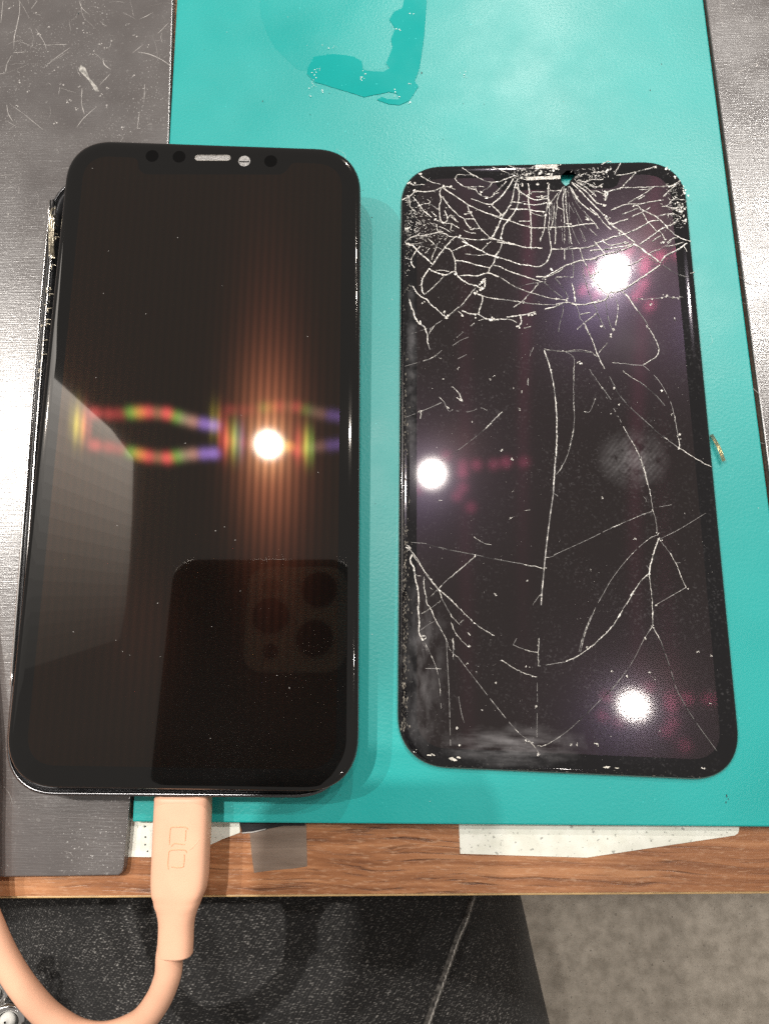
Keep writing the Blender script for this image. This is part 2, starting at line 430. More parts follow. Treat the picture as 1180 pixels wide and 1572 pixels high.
# ------------------------------------------------------------------ outlines, in mm
CRACKS = [["b",0.26,0.9,-3463,6223,-3332,6294,-3222,6365,-3135,6462,-2938,6445,-2741,6453,-2566,6511,-2467,6570,-2303,6567,-2152,6489],["b",0.26,0.9,-2467,6558,-2305,6419,-2132,6292,-1982,6166,-1853,6065,-1661,5951,-1490,5863,-1319,5787,-1105,5722],["b",0.26,0.9,-2480,6299,-2373,6125,-2245,5952,-2095,5778,-1946,5678,-1883,5532,-1799,5410],["b",0.26,0.9,-2500,6522,-2534,6424,-2503,6202,-2548,6056,-2549,5885,-2529,5690,-2465,5580,-2378,5615,-2355,5735,-2419,5907],["b",0.26,0.9,-3200,6315,-3113,6190,-3026,6066,-2939,5918,-2831,5818,-2745,5731],["b",0.26,0.9,-2167,5190,-2018,5151,-1847,5124,-1633,5096,-1398,5103,-1290,5137,-1121,5074],["b",0.26,0.9,-1290,5137,-1224,5255,-1156,5398,-1112,5469],["b",0.18,0.75,-3026,6066,-2917,6113,-2797,6110,-2786,6183,-2851,6234],["b",0.18,0.75,-2797,6110,-2678,6034,-2570,5934],["b",0.18,0.75,-2616,5644,-2465,5568,-2249,5540,-2078,5416],["b",0.18,0.75,-2249,5540,-2273,5371],["b",0.18,0.75,-1853,6065,-1834,5943,-1771,5796,-1688,5649,-1584,5454,-1437,5259,-1312,5137],["b",0.18,0.75,-1944,5799,-1792,5821,-1729,5722],["b",0.18,0.75,-1903,5665,-1709,5661],["b",0.18,0.75,-1950,5365,-1823,5291,-1673,5276],["b",0.18,0.75,-1757,5385,-1563,5406,-1437,5259],["b",0.18,0.75,-2148,6811,-2081,6909,-1906,6892,-1753,6901,-1688,6850],["b",0.18,0.75,-1969,7093,-1774,6939,-1645,6849,-1451,6732,-1278,6679,-1103,6687],["b",0.18,0.75,-2170,6799,-2041,6647,-1911,6558,-1802,6543,-1628,6563,-1454,6547],["b",0.18,0.75,-1234,6678,-1324,6532,-1456,6449,-1533,6389],["b",0.18,0.75,-1846,6507,-1651,6465,-1567,6341,-1395,6263,-1287,6249,-1199,6320,-1089,6379],["b",0.18,0.75,-1764,6222,-1592,6145,-1399,6068,-1270,6053],["b",0.18,0.75,-1270,6041,-1182,6136,-1093,6220],["b",0.18,0.75,-1270,6041,-1207,5966,-1102,5879],["b",0.18,0.75,-3003,6893,-2849,6778,-2718,6700,-2521,6646],["b",0.18,0.75,-3223,6650,-3091,6647,-2915,6643],["b",0.18,0.75,-2269,5733,-2162,5634,-2098,5585],["b",0.18,0.75,-2356,5687,-2268,5782,-2140,5634],["b",0.18,0.75,-2616,5523,-2596,5354,-2467,5327],["b",0.18,0.75,-2573,5474,-2402,5398,-2273,5311],["b",0.18,0.75,-3394,5081,-3179,5221,-2920,5240,-2618,5306,-2424,5278,-2317,5204,-2146,5177],["b",0.18,0.75,-2319,5061,-2167,5178],["b",0.18,0.75,-2018,5151,-1870,5005],["b",0.18,0.75,-3288,6243,-3266,6047,-3157,5922,-3092,5823],["b",0.18,0.75,-2744,5889,-2679,5815,-2615,5753],["b",0.18,0.75,-2834,5166,-2727,5045],["b",0.27,0.9,-719,6752,-810,6582,-991,6315,-1124,6172,-1256,6077],["b",0.27,0.9,-610,6750,-681,6554,-731,6334,-781,6091,-894,5899,-962,5779,-1051,5636,-1143,5397,-1255,5160],["b",0.27,0.9,-614,6627,-590,6356,-632,6039,-724,5823,-858,5632,-969,5490,-1039,5275,-1075,5109],["b",0.27,0.9,-365,6621,-340,6399,-369,6179,-356,5936,-330,5742,-330,5429,-340,5143,-346,4948],["b",0.27,0.9,-1263,5749,-1051,5660,-838,5595,-626,5507,-415,5431,-246,5392,52,5386],["b",0.27,0.9,95,5397,350,5404,584,5411,776,5431,990,5475,1202,5482],["b",0.27,0.9,634,6524,890,6055,1256,5709],["b",0.27,0.9,703,6621,966,6296,1266,5902],["b",0.27,0.9,766,6595,1034,6368,1274,6046],["b",0.27,0.9,140,6560,109,6315,132,6071,161,5998],["b",0.27,0.9,-1278,5113,-1108,5074,-897,5011,-749,4960],["b",0.27,0.9,-578,6404,-451,6303,-325,6203,-177,6151,-47,6172,104,6193],["b",0.27,0.9,-780,6115,-609,6087,-353,6033,-181,6017,78,6072],["b",0.27,0.9,-829,5922,-614,5905,-400,5901,-187,5848,26,5819],["b",0.18,0.7,-1233,7100,-1017,7008,-780,6890,-609,6812],["b",0.18,0.7,-850,7141,-666,7062,-537,7021],["b",0.18,0.7,-537,7021,-363,7029,-209,7088,-143,7111],["b",0.18,0.7,-1242,6666,-1068,6686,-893,6757,-695,6839],["b",0.18,0.7,-338,5839,-191,5751,63,5685],["b",0.18,0.7,-624,5579,-346,5574],["b",0.18,0.7,-1257,6028,-1131,5880,-1047,5781],["b",0.18,0.7,-1251,6297,-1073,6489,-895,6682],["b",0.18,0.7,811,6643,1080,6440,1283,6216],["b",0.18,0.7,878,6690,1129,6562,1297,6484],["b",0.18,0.7,696,6473,792,6227],["b",0.18,0.7,526,6526,468,6161,475,5846,478,5413,457,4938],["b",0.18,0.7,545,6452,539,5844,574,5435,626,4935],["b",0.18,0.7,482,6503,339,6164,318,5922,278,5729,265,5393,225,4942],["b",0.18,0.7,459,6454,232,6166,140,6022],["b",0.18,0.7,134,6413,100,6072,19,5638,-12,5375,-132,5020],["b",0.18,0.7,121,6071,129,5732,95,5397,105,5111,120,4944],["b",0.18,0.7,246,5972,209,5586,134,5324],["b",0.18,0.7,-298,6373,-125,6382,46,6366],["b",0.18,0.7,-173,6248,-45,6233,85,6255],["b",0.18,0.7,-500,6121,-350,6106],["b",0.18,0.7,156,6412,306,6397,457,6418],["b",0.18,0.7,330,5946,455,5870],["b",0.18,0.7,999,5666,1079,5569],["b",0.18,0.7,831,6618,1047,6637,1223,6707],["b",0.18,0.7,-412,6869,-280,6916,-125,6986],["b",0.18,0.7,774,6767,927,6812,1015,6860],["b",0.18,0.7,1069,5354,1228,5160],["b",0.18,0.7,929,5095,966,5000],["f",0.1,0.6,654,6499,804,6032,1084,5665,1223,5470],["f",0.1,0.6,612,6524,613,6061,605,5411],["f",0.1,0.6,592,6061,785,5623,924,5000],["f",0.1,0.6,647,5386,739,5099,816,4931],["f",0.1,0.6,836,5358,950,5095],["f",0.1,0.6,406,5727,412,5367,418,5010],["f",0.1,0.6,207,6070,172,5731,181,5419],["f",0.1,0.6,671,6401,907,5957,1101,5568],["d",0.12,1,677,6059,867,5573,983,5332],["d",0.12,1,560,6062,552,5412,563,4936],["d",0.12,1,249,6069,223,5418],["b",0.26,0.92,1119,6098,1280,5901,1438,5681],["b",0.26,0.92,1110,5905,1271,5733,1408,5514,1585,5296],["b",0.26,0.92,1126,6220,1266,6047,1412,5995],["b",0.26,0.92,1488,6212,1537,6332,1841,6423,1907,6446],["b",0.26,0.92,1594,5439,1788,5518,2003,5586],["b",0.26,0.92,1873,5172,2132,5285,2350,5400,2547,5515,2737,5535],["b",0.26,0.92,2234,4905,2431,5043,2674,5227,2893,5365,3066,5433,3202,5573],["b",0.26,0.92,2131,5931,2258,5941,2357,5830,2540,5730,2681,5632,2837,5462,2932,5317,3086,5148,3265,5027,3447,4953],["b",0.26,0.92,1186,4925,1316,4993,1552,5083,1767,5150,1873,5172],["b",0.41,0.95,1456,5633,1594,5439,1715,5341,1855,5220,1993,5075,2132,4954],["b",0.41,0.95,1475,6358,1557,6307,1508,6187,1481,6090],["b",0.41,0.95,3013,6445,3121,6467,3209,6514],["b",0.18,0.75,1133,6366,1325,6361,1491,6260],["b",0.18,0.75,1095,5616,1215,5470,1292,5326],["b",0.18,0.75,1150,6709,1299,6680,1472,6701],["b",0.18,0.75,1907,6446,2056,6442,2333,6448,2632,6454,2994,6470,3188,6514,3323,6609],["b",0.18,0.75,1907,6446,2068,6638,2251,6830,2275,6879],["b",0.18,0.75,1799,6792,1971,6812,2232,6868,2450,6924,2712,7004],["b",0.18,0.75,1757,6817,1832,6988,1926,7135],["b",0.18,0.75,2029,6006,2185,6124,2405,6240,2561,6358,2674,6453],["b",0.18,0.75,1615,5822,1834,5938,2028,5994,2304,5988,2604,6054,2881,6084],["b",0.18,0.75,1864,5720,2058,5788,2275,5880],["b",0.18,0.75,2113,5655,2287,5736,2462,5828,2552,5898],["b",0.18,0.75,2681,5632,2896,5699,3127,5694,3267,5596],["b",0.18,0.75,2826,5904,2977,5937,3092,6079,3203,6150],["b",0.18,0.75,2888,6181,3026,6323,3185,6465,3298,6560],["b",0.18,0.75,2372,5734,2445,5565,2560,5396,2674,5227],["b",0.18,0.75,2738,5250,2812,5106,2843,4965],["b",0.18,0.75,2883,4940,3059,5055,3163,5053],["b",0.18,0.75,3073,5815,3225,5884,3350,5857],["b",0.18,0.75,2329,6388,2499,6384,2607,6406],["b",0.18,0.75,2291,6121,2446,6215],["b",0.18,0.75,1465,6578,1376,6507,1266,6460],["b",0.18,0.75,2531,4970,2751,5131],["b",0.18,0.75,1374,6876,1591,6920,1681,6992],["b",0.18,0.75,1226,6929,1351,6852],["b",0.18,0.75,1450,7097,1606,7192,1691,7165],["b",0.18,0.75,2933,5914,3118,5850,3344,5785],["b",0.18,0.75,1986,4957,1857,4912],["b",0.18,0.75,3242,6100,3408,6073],["b",0.18,0.75,3282,5524,3383,5474],["b",0.18,0.75,1142,6537,1265,6436],["b",0.36,0.92,-3373,5019,-3200,4968,-3093,4824,-2943,4679,-2815,4558,-2730,4462],["b",0.36,0.92,-2816,4346,-2689,4262,-2540,4201,-2413,4164,-2285,4232,-2178,4265],["b",0.36,0.92,-2178,4265,-2117,4124,-1949,3982,-1803,3910,-1635,3861],["b",0.36,0.92,-1997,5065,-1828,4967,-1680,4869,-1532,4796,-1427,4723,-1133,4600],["b",0.36,0.92,-3285,3539,-3221,3308,-3137,3056,-3053,2918,-2927,2826,-2886,2690],["b",0.27,0.85,-2730,4439,-2622,4602,-2536,4742,-2428,4895,-2276,5071],["b",0.27,0.85,-2428,4895,-2278,4833,-2216,4666,-2175,4524,-2178,4289],["b",0.27,0.85,-2074,4147,-1883,4155,-1651,4128,-1523,4173,-1396,4206],["b",0.27,0.85,-1396,4206,-1145,4097],["b",0.27,0.85,-2175,4559,-1941,4520,-1730,4445,-1519,4383,-1351,4345],["b",0.27,0.85,-1351,4345,-1396,4206],["b",0.27,0.85,-2214,4820,-2042,4900,-1828,4967],["b",0.27,0.85,-1129,4765,-1217,4625,-1263,4461,-1351,4322],["b",0.27,0.85,-2816,4323,-2923,4161,-2987,3975,-2977,3766,-2925,3649],["b",0.27,0.85,-3200,3885,-3094,3698,-2967,3581,-2862,3533,-2778,3394,-2652,3300,-2527,3162,-2402,3069],["b",0.27,0.85,-2128,3225,-2004,3086],["b",0.27,0.85,-1701,3677,-1556,3606,-1536,3514,-1581,3377,-1626,3218,-1649,3127],["b",0.27,0.85,-2023,3223,-1836,3152,-1649,3127,-1484,3023,-1359,2998,-1172,2985],["b",0.27,0.85,-2802,2757,-2697,2846,-2508,2991],["b",0.27,0.85,-3028,4941,-3136,4801,-3222,4636,-3243,4495,-3157,4375],["b",0.27,0.85,-1613,3884,-1483,4056,-1465,3905,-1531,3779,-1656,3861],["b",0.16,0.7,-2646,4296,-2497,4294,-2327,4256],["b",0.16,0.7,-1938,4720,-1726,4693,-1556,4678,-1428,4711],["b",0.16,0.7,-1532,4819,-1423,4936,-1314,5041],["b",0.16,0.7,-2456,4130,-2563,4015,-2733,3832,-2904,3672],["b",0.16,0.7,-2402,3069,-2254,3204,-2106,3327],["b",0.16,0.7,-2085,3315,-1914,3542,-1763,3747,-1699,3816],["b",0.16,0.7,-1556,3606,-1368,3557,-1160,3497],["b",0.16,0.7,-1631,2968,-1484,3023],["b",0.16,0.7,-1842,2824,-1736,2913],["b",0.16,0.7,-2748,5079,-2642,4958,-2492,4837],["b",0.16,0.7,-2642,4887,-2707,4722,-2751,4581],["b",0.16,0.7,-3373,5043,-3136,5015,-2942,5059],["b",0.16,0.7,-3329,4947,-3200,4992],["b",0.16,0.7,-2792,4890,-2900,4749],["b",0.27,0.85,-1152,5026,-1003,4999,-686,4934,-497,4871,-222,4855,-75,4828],["b",0.27,0.85,123,5026,135,4813,87,4649,16,4462],["b",0.27,0.85,135,4813,410,4808,747,4825,958,4833,1215,4911],["b",0.27,0.85,-1288,4673,-1119,4611,-868,4513,-617,4415,-407,4388,-177,4349,16,4462],["b",0.27,0.85,-1293,4426,-1083,4352,-917,4256,-667,4159,-398,4050,-108,3953],["b",0.27,0.85,-249,4094,-40,4091,174,4203,347,4317,603,4429,816,4495,1195,4547],["b",0.27,0.85,-1326,2998,-1118,2995,-910,2993,-746,2911],["b",0.27,0.85,-971,3050,-658,3091,-449,3134,-281,3188],["b",0.27,0.85,-72,3242,138,3296,349,3384],["b",0.27,0.85,412,3417,638,3369,885,3354,1137,3430],["b",0.27,0.85,579,3896,605,3781,629,3620,640,3414],["b",0.27,0.85,-659,3069,-643,2910,-729,2799],["b",0.16,0.6,-104,4045,45,4101,215,4179,388,4293],["b",0.16,0.6,-366,4987,-340,4821],["b",0.16,0.6,811,4824,845,4659,898,4471,974,4306,1025,4074,1160,3864],["b",0.16,0.6,453,4830,439,4525],["b",0.16,0.6,638,3369,711,3163,743,2982,858,2801,912,2644],["b",0.16,0.6,728,3095,874,3127,999,3148],["b",0.16,0.6,1025,4074,1175,4164],["b",0.16,0.6,210,4064,420,4072,628,4057],["b",0.16,0.6,-565,2752,-419,2806],["b",0.16,0.6,-193,3908,-476,3590,-627,3432],["b",0.16,0.6,-1046,5000,-1093,4811,-1224,4672],["b",0.16,0.6,-1204,4624,-1250,4461],["b",0.16,0.6,649,2714,863,2913,1013,3024,1122,3135],["b",0.16,0.6,-627,3432,-818,3298],["b",0.14,0.6,-1299,4181,-1090,4073,-884,3919,-699,3800,-410,3681,-60,3561,187,3500,415,3474],["b",0.14,0.6,-1313,3545,-896,3482,-482,3407,-150,3368,182,3364,412,3417],["d",0.16,1,-1091,4061,-885,3907,-699,3789,-410,3670,-60,3550,187,3489],["d",0.16,1,-699,3812,-466,3889,-129,3942],["d",0.16,1,-87,3953,114,3742,354,3509],["d",0.16,1,189,4041,366,3784,479,3530],["d",0.16,1,619,4780,645,4428,619,4080],["d",0.16,1,833,4425,895,3983,981,3615,1089,3294],["d",0.16,1,348,3373,339,3168,243,2831,215,2652],["d",0.16,1,-1313,3534,-897,3470,-482,3396,-150,3357],["d",0.16,1,1060,4772,1192,4489],["d",0.16,1,474,4830,634,4874],["b",0.27,0.85,1052,4761,1368,4779,1685,4832,1896,4863,2066,4907],["b",0.27,0.85,1039,4515,1382,4649,1636,4715,1870,4781,2086,4883],["b",0.27,0.85,1170,5006,1287,4839,1404,4672],["b",0.27,0.85,1380,5002,1521,4893,1753,4924,1924,4980],["b",0.27,0.85,2696,4347,2522,4234,2369,4121,2174,3986,1980,3851,1808,3739,1596,3663,1431,3654],["b",0.27,0.85,2723,4439,2816,4577,2968,4668,3205,4792,3361,4918],["b",0.27,0.85,1059,4073,1173,3864,1309,3701,1429,3631],["b",0.27,0.85,1762,3671,1878,3533,1988,3327,2081,3167],["b",0.27,0.85,1429,3631,1380,3495,1169,3407,982,3387],["b",0.41,0.95,2088,4918,2229,4833,2386,4678,2544,4559,2699,4393],["b",0.16,0.65,1927,4337,2163,4449,2403,4620,2555,4722,2704,4766,2879,4880,2990,4972],["b",0.16,0.65,1017,4074,1210,4186,1342,4300,1465,4275],["b",0.16,0.65,1422,3494,1549,3560],["b",0.16,0.65,1607,3491,1631,3196,1546,2793],["b",0.16,0.65,962,2980,1113,3113],["b",0.16,0.65,3272,4849,3342,4685],["b",0.16,0.65,3380,4116,3465,4149],["b",0.16,0.65,2855,4834,3066,4877,3279,4943],["b",0.22,0.3,2019,3497,2203,3471,2440,3479,2646,3499,2771,3524,2922,3495,3046,3502,3158,3503],["d",0.18,1,2737,4346,2952,4181,3190,4050,3312,4025],["d",0.18,1,2399,4561,2616,4395],["d",0.18,1,2081,3167,2228,2918,2351,2627],["d",0.18,1,1357,3449,1376,3042,1442,2749],["d",0.18,1,1084,3362,1171,3044,1296,2706],["b",0.33,0.9,-2917,2783,-2855,2613,-2856,2445,-2794,2243],["b",0.33,0.9,-1530,292,-1344,498,-1143,689],["b",0.21,0.75,-2697,2849,-2823,2647],["b",0.21,0.75,-2951,1961,-2733,2042,-2514,2223],["b",0.21,0.75,-2168,2538,-2010,2688],["b",0.21,0.75,-477,2052,-377,2283],["b",0.21,0.75,-527,1493,-547,1330],["b",0.21,0.75,-2585,1054,-2479,940,-2374,729,-2282,761],["b",0.21,0.75,-3077,702,-3000,733,-3031,541],["b",0.21,0.75,-2276,1312,-2154,1181,-2050,953],["b",0.21,0.75,-2187,1051,-2051,937],["f",0.11,0.6,-3386,1832,-2951,1961],["f",0.11,0.6,-3231,2652,-2854,2783],["f",0.11,0.6,-3352,575,-3046,701,-2740,828,-2494,940],["f",0.11,0.6,-2252,728,-1917,694,-1642,789,-1491,723],["f",0.11,0.6,-2144,2003,-1894,2133,-1644,2247],["f",0.11,0.6,-2264,2337,-2076,2470,-1888,2551],["d",0.12,1,-1530,292,-1807,56,-2172,-226,-2536,-475],["d",0.12,1,-3016,701,-2740,828,-2555,924],["b",0.36,0.97,-132,2192,-7,1728,74,1082,86,521,62,-68,3,-649,-47,-1043],["b",0.15,0.75,-130,2231,83,2189,332,2167,620,2203,903,2161,1040,2063],["b",0.15,0.75,332,2167,539,2011,523,1647,491,966,485,445,395,3],["b",0.15,0.75,1076,2063,1341,2369],["b",0.15,0.75,881,1720,1044,1452,1172,1224],["b",0.15,0.75,1656,1675,1822,1521,1991,1406],["b",0.15,0.75,985,1000,846,684,724,684],["b",0.25,0.85,827,2804,989,2451,1048,2218,1109,2024,1234,1717],["b",0.25,0.85,1420,1868,1701,1846,2087,1804,2307,1935,2454,2030,2502,2202,2447,2434,2324,2708,2258,2786],["b",0.25,0.85,2734,579,2776,211,2800,-153],["b",0.25,0.85,1575,328,1698,70,1879,-330,1961,-655,2037,-1047],["b",0.25,0.85,2489,48,2780,-189,3168,-461,3458,-641],["b",0.25,0.85,395,3,292,-361,141,-649,14,-811],["f",0.12,0.6,2122,1803,2384,1516,2540,1251,2687,876,2734,579],["f",0.12,0.6,1232,1036,1453,624,1605,254],["d",0.15,1,1991,1406,2288,1140,2543,802],["d",0.15,1,1330,1525,1580,996,1970,547,2487,30],["d",0.15,1,366,2128,618,2164,936,2122],["d",0.15,1,1172,1224,1333,960],["g",0.36,0.97,23,-404,-28,-872,-58,-1237,-140,-1695,-244,-2342,-308,-2788,-352,-3135,-396,-3479,-420,-3727],["b",0.19,0.7,23,-404,-28,-872,-58,-1237],["b",0.21,0.85,-3237,-2348,-2950,-2379],["b",0.21,0.85,-778,-2837,-530,-2884,-313,-2930],["b",0.21,0.85,-2638,-3381,-2417,-3160,-2067,-2873,-1811,-2649],["b",0.21,0.85,-3268,-2509,-3046,-2797,-2920,-3051,-2639,-3397,-2421,-3568,-2266,-3738],["d",0.12,1,-2950,-2379,-2410,-2523,-1842,-2634,-1153,-2775,-778,-2837],["b",0.15,0.75,-289,-2693,-179,-2677,45,-2565],["b",0.15,0.75,-396,-3495,-492,-3573,-606,-3729],["b",0.15,0.75,-1851,-2232,-1647,-2361,-1459,-2408],["b",0.15,0.75,-709,-1630,-581,-1614],["b",0.15,0.75,-58,-1243,50,-1303],["b",0.22,0.9,1921,-377,2025,-879,2081,-1305,2110,-1620,2149,-1795,2163,-2072,2189,-2175],["b",0.22,0.9,2109,-1638,1867,-1725],["b",0.22,0.9,1383,-1934,1106,-2056],["b",0.22,0.9,2173,-2175,2035,-2227],["b",0.22,0.9,1930,-3044,1944,-3329,1959,-3595,1932,-3991],["b",0.22,0.9,2230,-2313,2410,-2586,2553,-2890,2632,-3159,2701,-3326],["b",0.22,0.9,1915,-3027,1738,-3196,1556,-3464,1375,-3731,1195,-3996],["b",0.38,0.9,2201,-2244,2082,-2518,1978,-2824,1930,-3044],["b",0.38,0.9,1593,-3398,1504,-3515],["g",0.15,0.85,1867,-1725,1383,-1934],["g",0.15,0.85,2035,-2227,1789,-2416,1540,-2656,1326,-2894,1092,-3199,928,-3468,747,-3768,636,-4000],["g",0.15,0.85,2701,-3326,2375,-3510,2051,-3694],["f",0.1,0.7,1106,-2056,587,-2316,-100,-2626],["f",0.1,0.7,2234,-2261,2615,-2071,2965,-1864,3247,-1690],["f",0.1,0.7,2250,-1550,2523,-1498],["f",0.1,0.7,1896,-1287,1975,-1375,1970,-1445],["f",0.1,0.7,2525,-2823,2561,-2789,2626,-2795],["f",0.1,0.7,1893,-2859,1923,-2909,1953,-2960],["b",0.47,0.97,-3219,-2637,-3263,-2770,-3175,-2924,-3154,-3144,-3121,-3275,-3078,-3471,-3067,-3666,-3078,-3838,-3057,-4095,-3068,-4329,-2982,-4498],["b",0.26,0.8,-3352,-2459,-3286,-2504,-3242,-2492,-3275,-2448,-3341,-2415],["b",0.26,0.8,-2957,-3121,-2957,-3296,-2915,-3557,-2872,-3729,-2786,-3858,-2701,-4071,-2595,-4241],["b",0.26,0.8,-2653,-3393,-2610,-3468,-2547,-3641,-2440,-3834,-2356,-3984],["b",0.26,0.8,-2340,-4472,-2320,-4661],["b",0.26,0.8,-2017,-4321,-1964,-4384],["b",0.26,0.8,-2982,-4498,-2918,-4455,-2939,-4392,-3004,-4414],["b",0.26,0.8,-2357,-4133,-2305,-4281],["b",0.23,0.95,-2631,-3393,-2373,-3619,-2160,-3832,-1948,-4045,-1737,-4214,-1442,-4391],["b",0.23,0.95,-3219,-2615,-3088,-2792,-2913,-3033,-2653,-3382],["b",0.14,0.7,-2595,-4241,-2489,-4452,-2385,-4724],["b",0.14,0.7,-2356,-3984,-2186,-4153],["b",0.14,0.7,-2379,-4112,-2316,-4260,-2190,-4450,-2021,-4617],["b",0.14,0.7,-3002,-3923,-2807,-3804,-2590,-3641],["b",0.14,0.7,-3046,-4287,-2852,-4158,-2701,-4071],["b",0.14,0.7,-2784,-3534,-2653,-3393],["b",0.14,0.7,-2983,-4540,-2876,-4729],["b",0.14,0.7,-2164,-4110,-2109,-4046],["b",0.14,0.7,-2827,-3350,-2762,-3404],["b",0.14,0.7,-3110,-3089,-3001,-3110],["g",0.14,0.7,-2941,-4545,-2803,-4817,-2682,-5117,-2623,-5444,-2610,-5740,-2596,-5916],["g",0.14,0.7,-2927,-5089,-2589,-5095],["g",0.14,0.7,-2219,-4857,-1978,-5170,-1563,-5699,-1212,-6133,-951,-6418,-747,-6559,-549,-6827],["b",0.22,0.85,-2337,-4448,-2325,-4722,-2342,-4903],["b",0.22,0.85,-2371,-4737,-2219,-4857],["b",0.22,0.85,-1047,-4575,-806,-4679,-518,-4737],["b",0.22,0.85,-492,-4434,-518,-4737,-528,-5021],["b",0.22,0.85,-1316,-4894,-1061,-5056,-822,-5173,-567,-5245],["b",0.22,0.85,-601,-6629,-483,-6641,-301,-6553],["b",0.22,0.85,-776,-6545,-661,-6644],["f",0.11,0.7,-528,-5021,-55,-4942],["f",0.11,0.7,-967,-4438,-1047,-4575],["f",0.11,0.7,-2229,-5662,-2173,-5999,-2115,-6202],["f",0.11,0.7,-301,-6553,-119,-6450],["f",0.11,0.7,-605,-6327,-610,-6471],["f",0.11,0.7,-562,-5363,-574,-5629],["f",0.14,0.6,-2476,-4450,-2451,-5054,-2426,-5649,-2417,-6235,-2408,-6754],["d",0.14,1,-574,-5629,-595,-6038,-614,-6328],["b",0.25,0.95,1299,-3868,1032,-4222,701,-4521,374,-4767,52,-4925],["b",0.25,0.95,1949,-3864,1928,-4163],["b",0.25,0.95,1928,-4163,2065,-4458],["g",0.14,0.85,699,-3872,502,-4296,376,-4715],["g",0.14,0.85,643,-3943,465,-4331,341,-4715],["g",0.14,0.85,52,-4925,-194,-4962],["g",0.14,0.85,1928,-4163,1736,-4426,1560,-4739],["g",0.14,0.85,959,-5531,1070,-5394],["g",0.14,0.85,2308,-5381,2379,-5583],["d",0.15,1,1560,-4739,1330,-5085,1070,-5394,743,-5702,417,-6008,24,-6346,-257,-6532],["d",0.15,1,2065,-4458,2203,-4940,2308,-5381,2422,-5683,2660,-6113,3049,-6699],["f",0.1,0.6,24,-6346,-257,-6532],["f",0.1,0.6,1330,-5085,1070,-5394]]
CHIPS = [[1425,2582,45],[2535,1176,45],[2685,616,45],[2802,101,45],[2828,-8,45],[2780,-189,45],[1059,2083,45],[1419,1241,45],[1500,821,45],[1296,618,45],[622,1876,45],[711,1875,45],[-869,1252,35],[-2146,1797,35],[-1830,437,35],[-2095,1018,35],[-3016,701,35],[-2404,794,35],[-1413,1501,35],[-1335,1559,35],[-674,1169,35],[-1181,-230,35],[-963,-449,35],[-2547,2007,35],[-2505,1494,35],[-763,751,35],[-2443,3183,60],[-2381,3091,60],[-2904,3465,60],[-3032,2918,60],[-1528,3952,60],[-1573,3814,60],[-1745,3609,60],[-1681,3654,60],[-2242,4243,60],[-2498,4177,60],[-1359,2998,60],[-2025,3087,60],[-1733,3083,60],[-429,3100,50],[-709,2787,50],[-639,3023,50],[93,4274,50],[-64,3999,50],[435,3463,50],[208,3489,50],[-325,3109,50],[596,3369,50],[-585,3432,50],[-236,3886,50],[2699,4393,40],[2087,4895,40],[1471,3630,40],[1499,2681,40],[1459,2704,40],[1220,2808,40],[1191,3429,40],[1959,4862,40],[2203,3471,40],[2440,3479,40],[2646,3499,40],[2771,3524,40],[2922,3495,40],[3046,3502,40],[2389,3333,40],[2903,2954,40],[1520,5632,60],[1436,5657,60],[1554,5487,60],[1907,6446,60],[1513,6284,60],[2755,7015,60],[3029,6959,60],[3204,6722,60],[2823,4965,60],[1813,5220,60],[1413,6007,60],[1376,6507,60],[3218,5788,60],[3325,5810,60],[3356,5666,60],[3364,5499,60],[3333,6195,60],[3406,6315,60],[3213,6004,60],[3273,5955,60],[1590,6895,60],[1437,6850,60],[3422,6241,60],[3353,5905,60],[3279,5763,60],[-523,6760,55],[-984,5755,55],[-1069,5781,55],[140,6560,55],[93,6463,55],[-44,6246,55],[377,7074,55],[-837,5632,55],[-373,5430,55],[-1075,5109,55],[140,6022,55],[813,6227,55],[1018,5618,55],[1201,6291,55],[-42,6885,55],[67,6907,55],[173,6855,55],[264,6977,55],[-344,6277,55],[123,6120,55],[587,5483,55],[-597,6478,55],[-139,6591,55],[3,5783,55],[-507,6599,55],[-2434,6570,55],[-2260,6566,55],[-3332,6294,55],[-3135,6462,55],[-1922,5799,55],[-1312,5137,55],[-1814,5821,55],[-1799,5410,55],[-3201,6662,55],[-3003,6906,55],[-3288,6713,55],[-2060,5176,55],[-3352,5417,55],[-1522,6401,55],[-1651,6465,55],[-1270,6041,55],[-1395,6263,55],[-3048,6042,55],[-2680,5681,55],[-2465,5580,55],[-2576,-1399,35],[-1006,-1793,35],[-950,-1179,35],[-962,-451,35],[-1811,-2649,35],[-313,-2930,35],[-3300,-2461,35],[-712,-3200,35],[-1390,-3500,35],[1010,-1346,35],[1682,-2262,35],[689,-2964,35],[2701,-3326,35],[2173,-2175,35],[2109,-1638,35],[2231,-2295,35],[2032,-3727,35],[1930,-3044,35],[-2052,-4985,35],[-756,-5029,35],[-619,-5864,35],[-578,-6814,35],[-852,-6575,35],[-1449,-5373,35],[-1734,-5959,35],[-2000,-4613,35],[-2283,-6306,35],[-3143,-6793,35],[-2212,-6651,35],[1928,-4163,30],[1738,-4409,30],[503,-4620,30],[2844,-4684,30],[3095,-4771,30],[1809,-5149,30],[1873,-5233,30],[1017,-5105,30],[1323,-5205,30],[81,-6609,30],[217,-6607,30],[594,-6569,30],[643,-6602,30],[2721,-7027,30],[2769,-7043,30],[2996,-5737,30]]
HOLE = [[4.64,68.36],[6.1,69.73],[7.3,69.85],[8.21,68.45],[7.63,67.67],[6.62,66.71],[6.41,65.85],[5.48,65.31],[4.66,66.26],[4.45,67.37]]
EAR2 = [[-4.03,67.95],[4.42,68.24],[4.27,67.26],[-4.06,67.08]]
EAR2b = [[-1.53,71.36],[3.68,71.36],[3.75,70.29],[-1.67,70.32]]
FLEX2 = [[67.34,48.39],[69.39,42.04]]
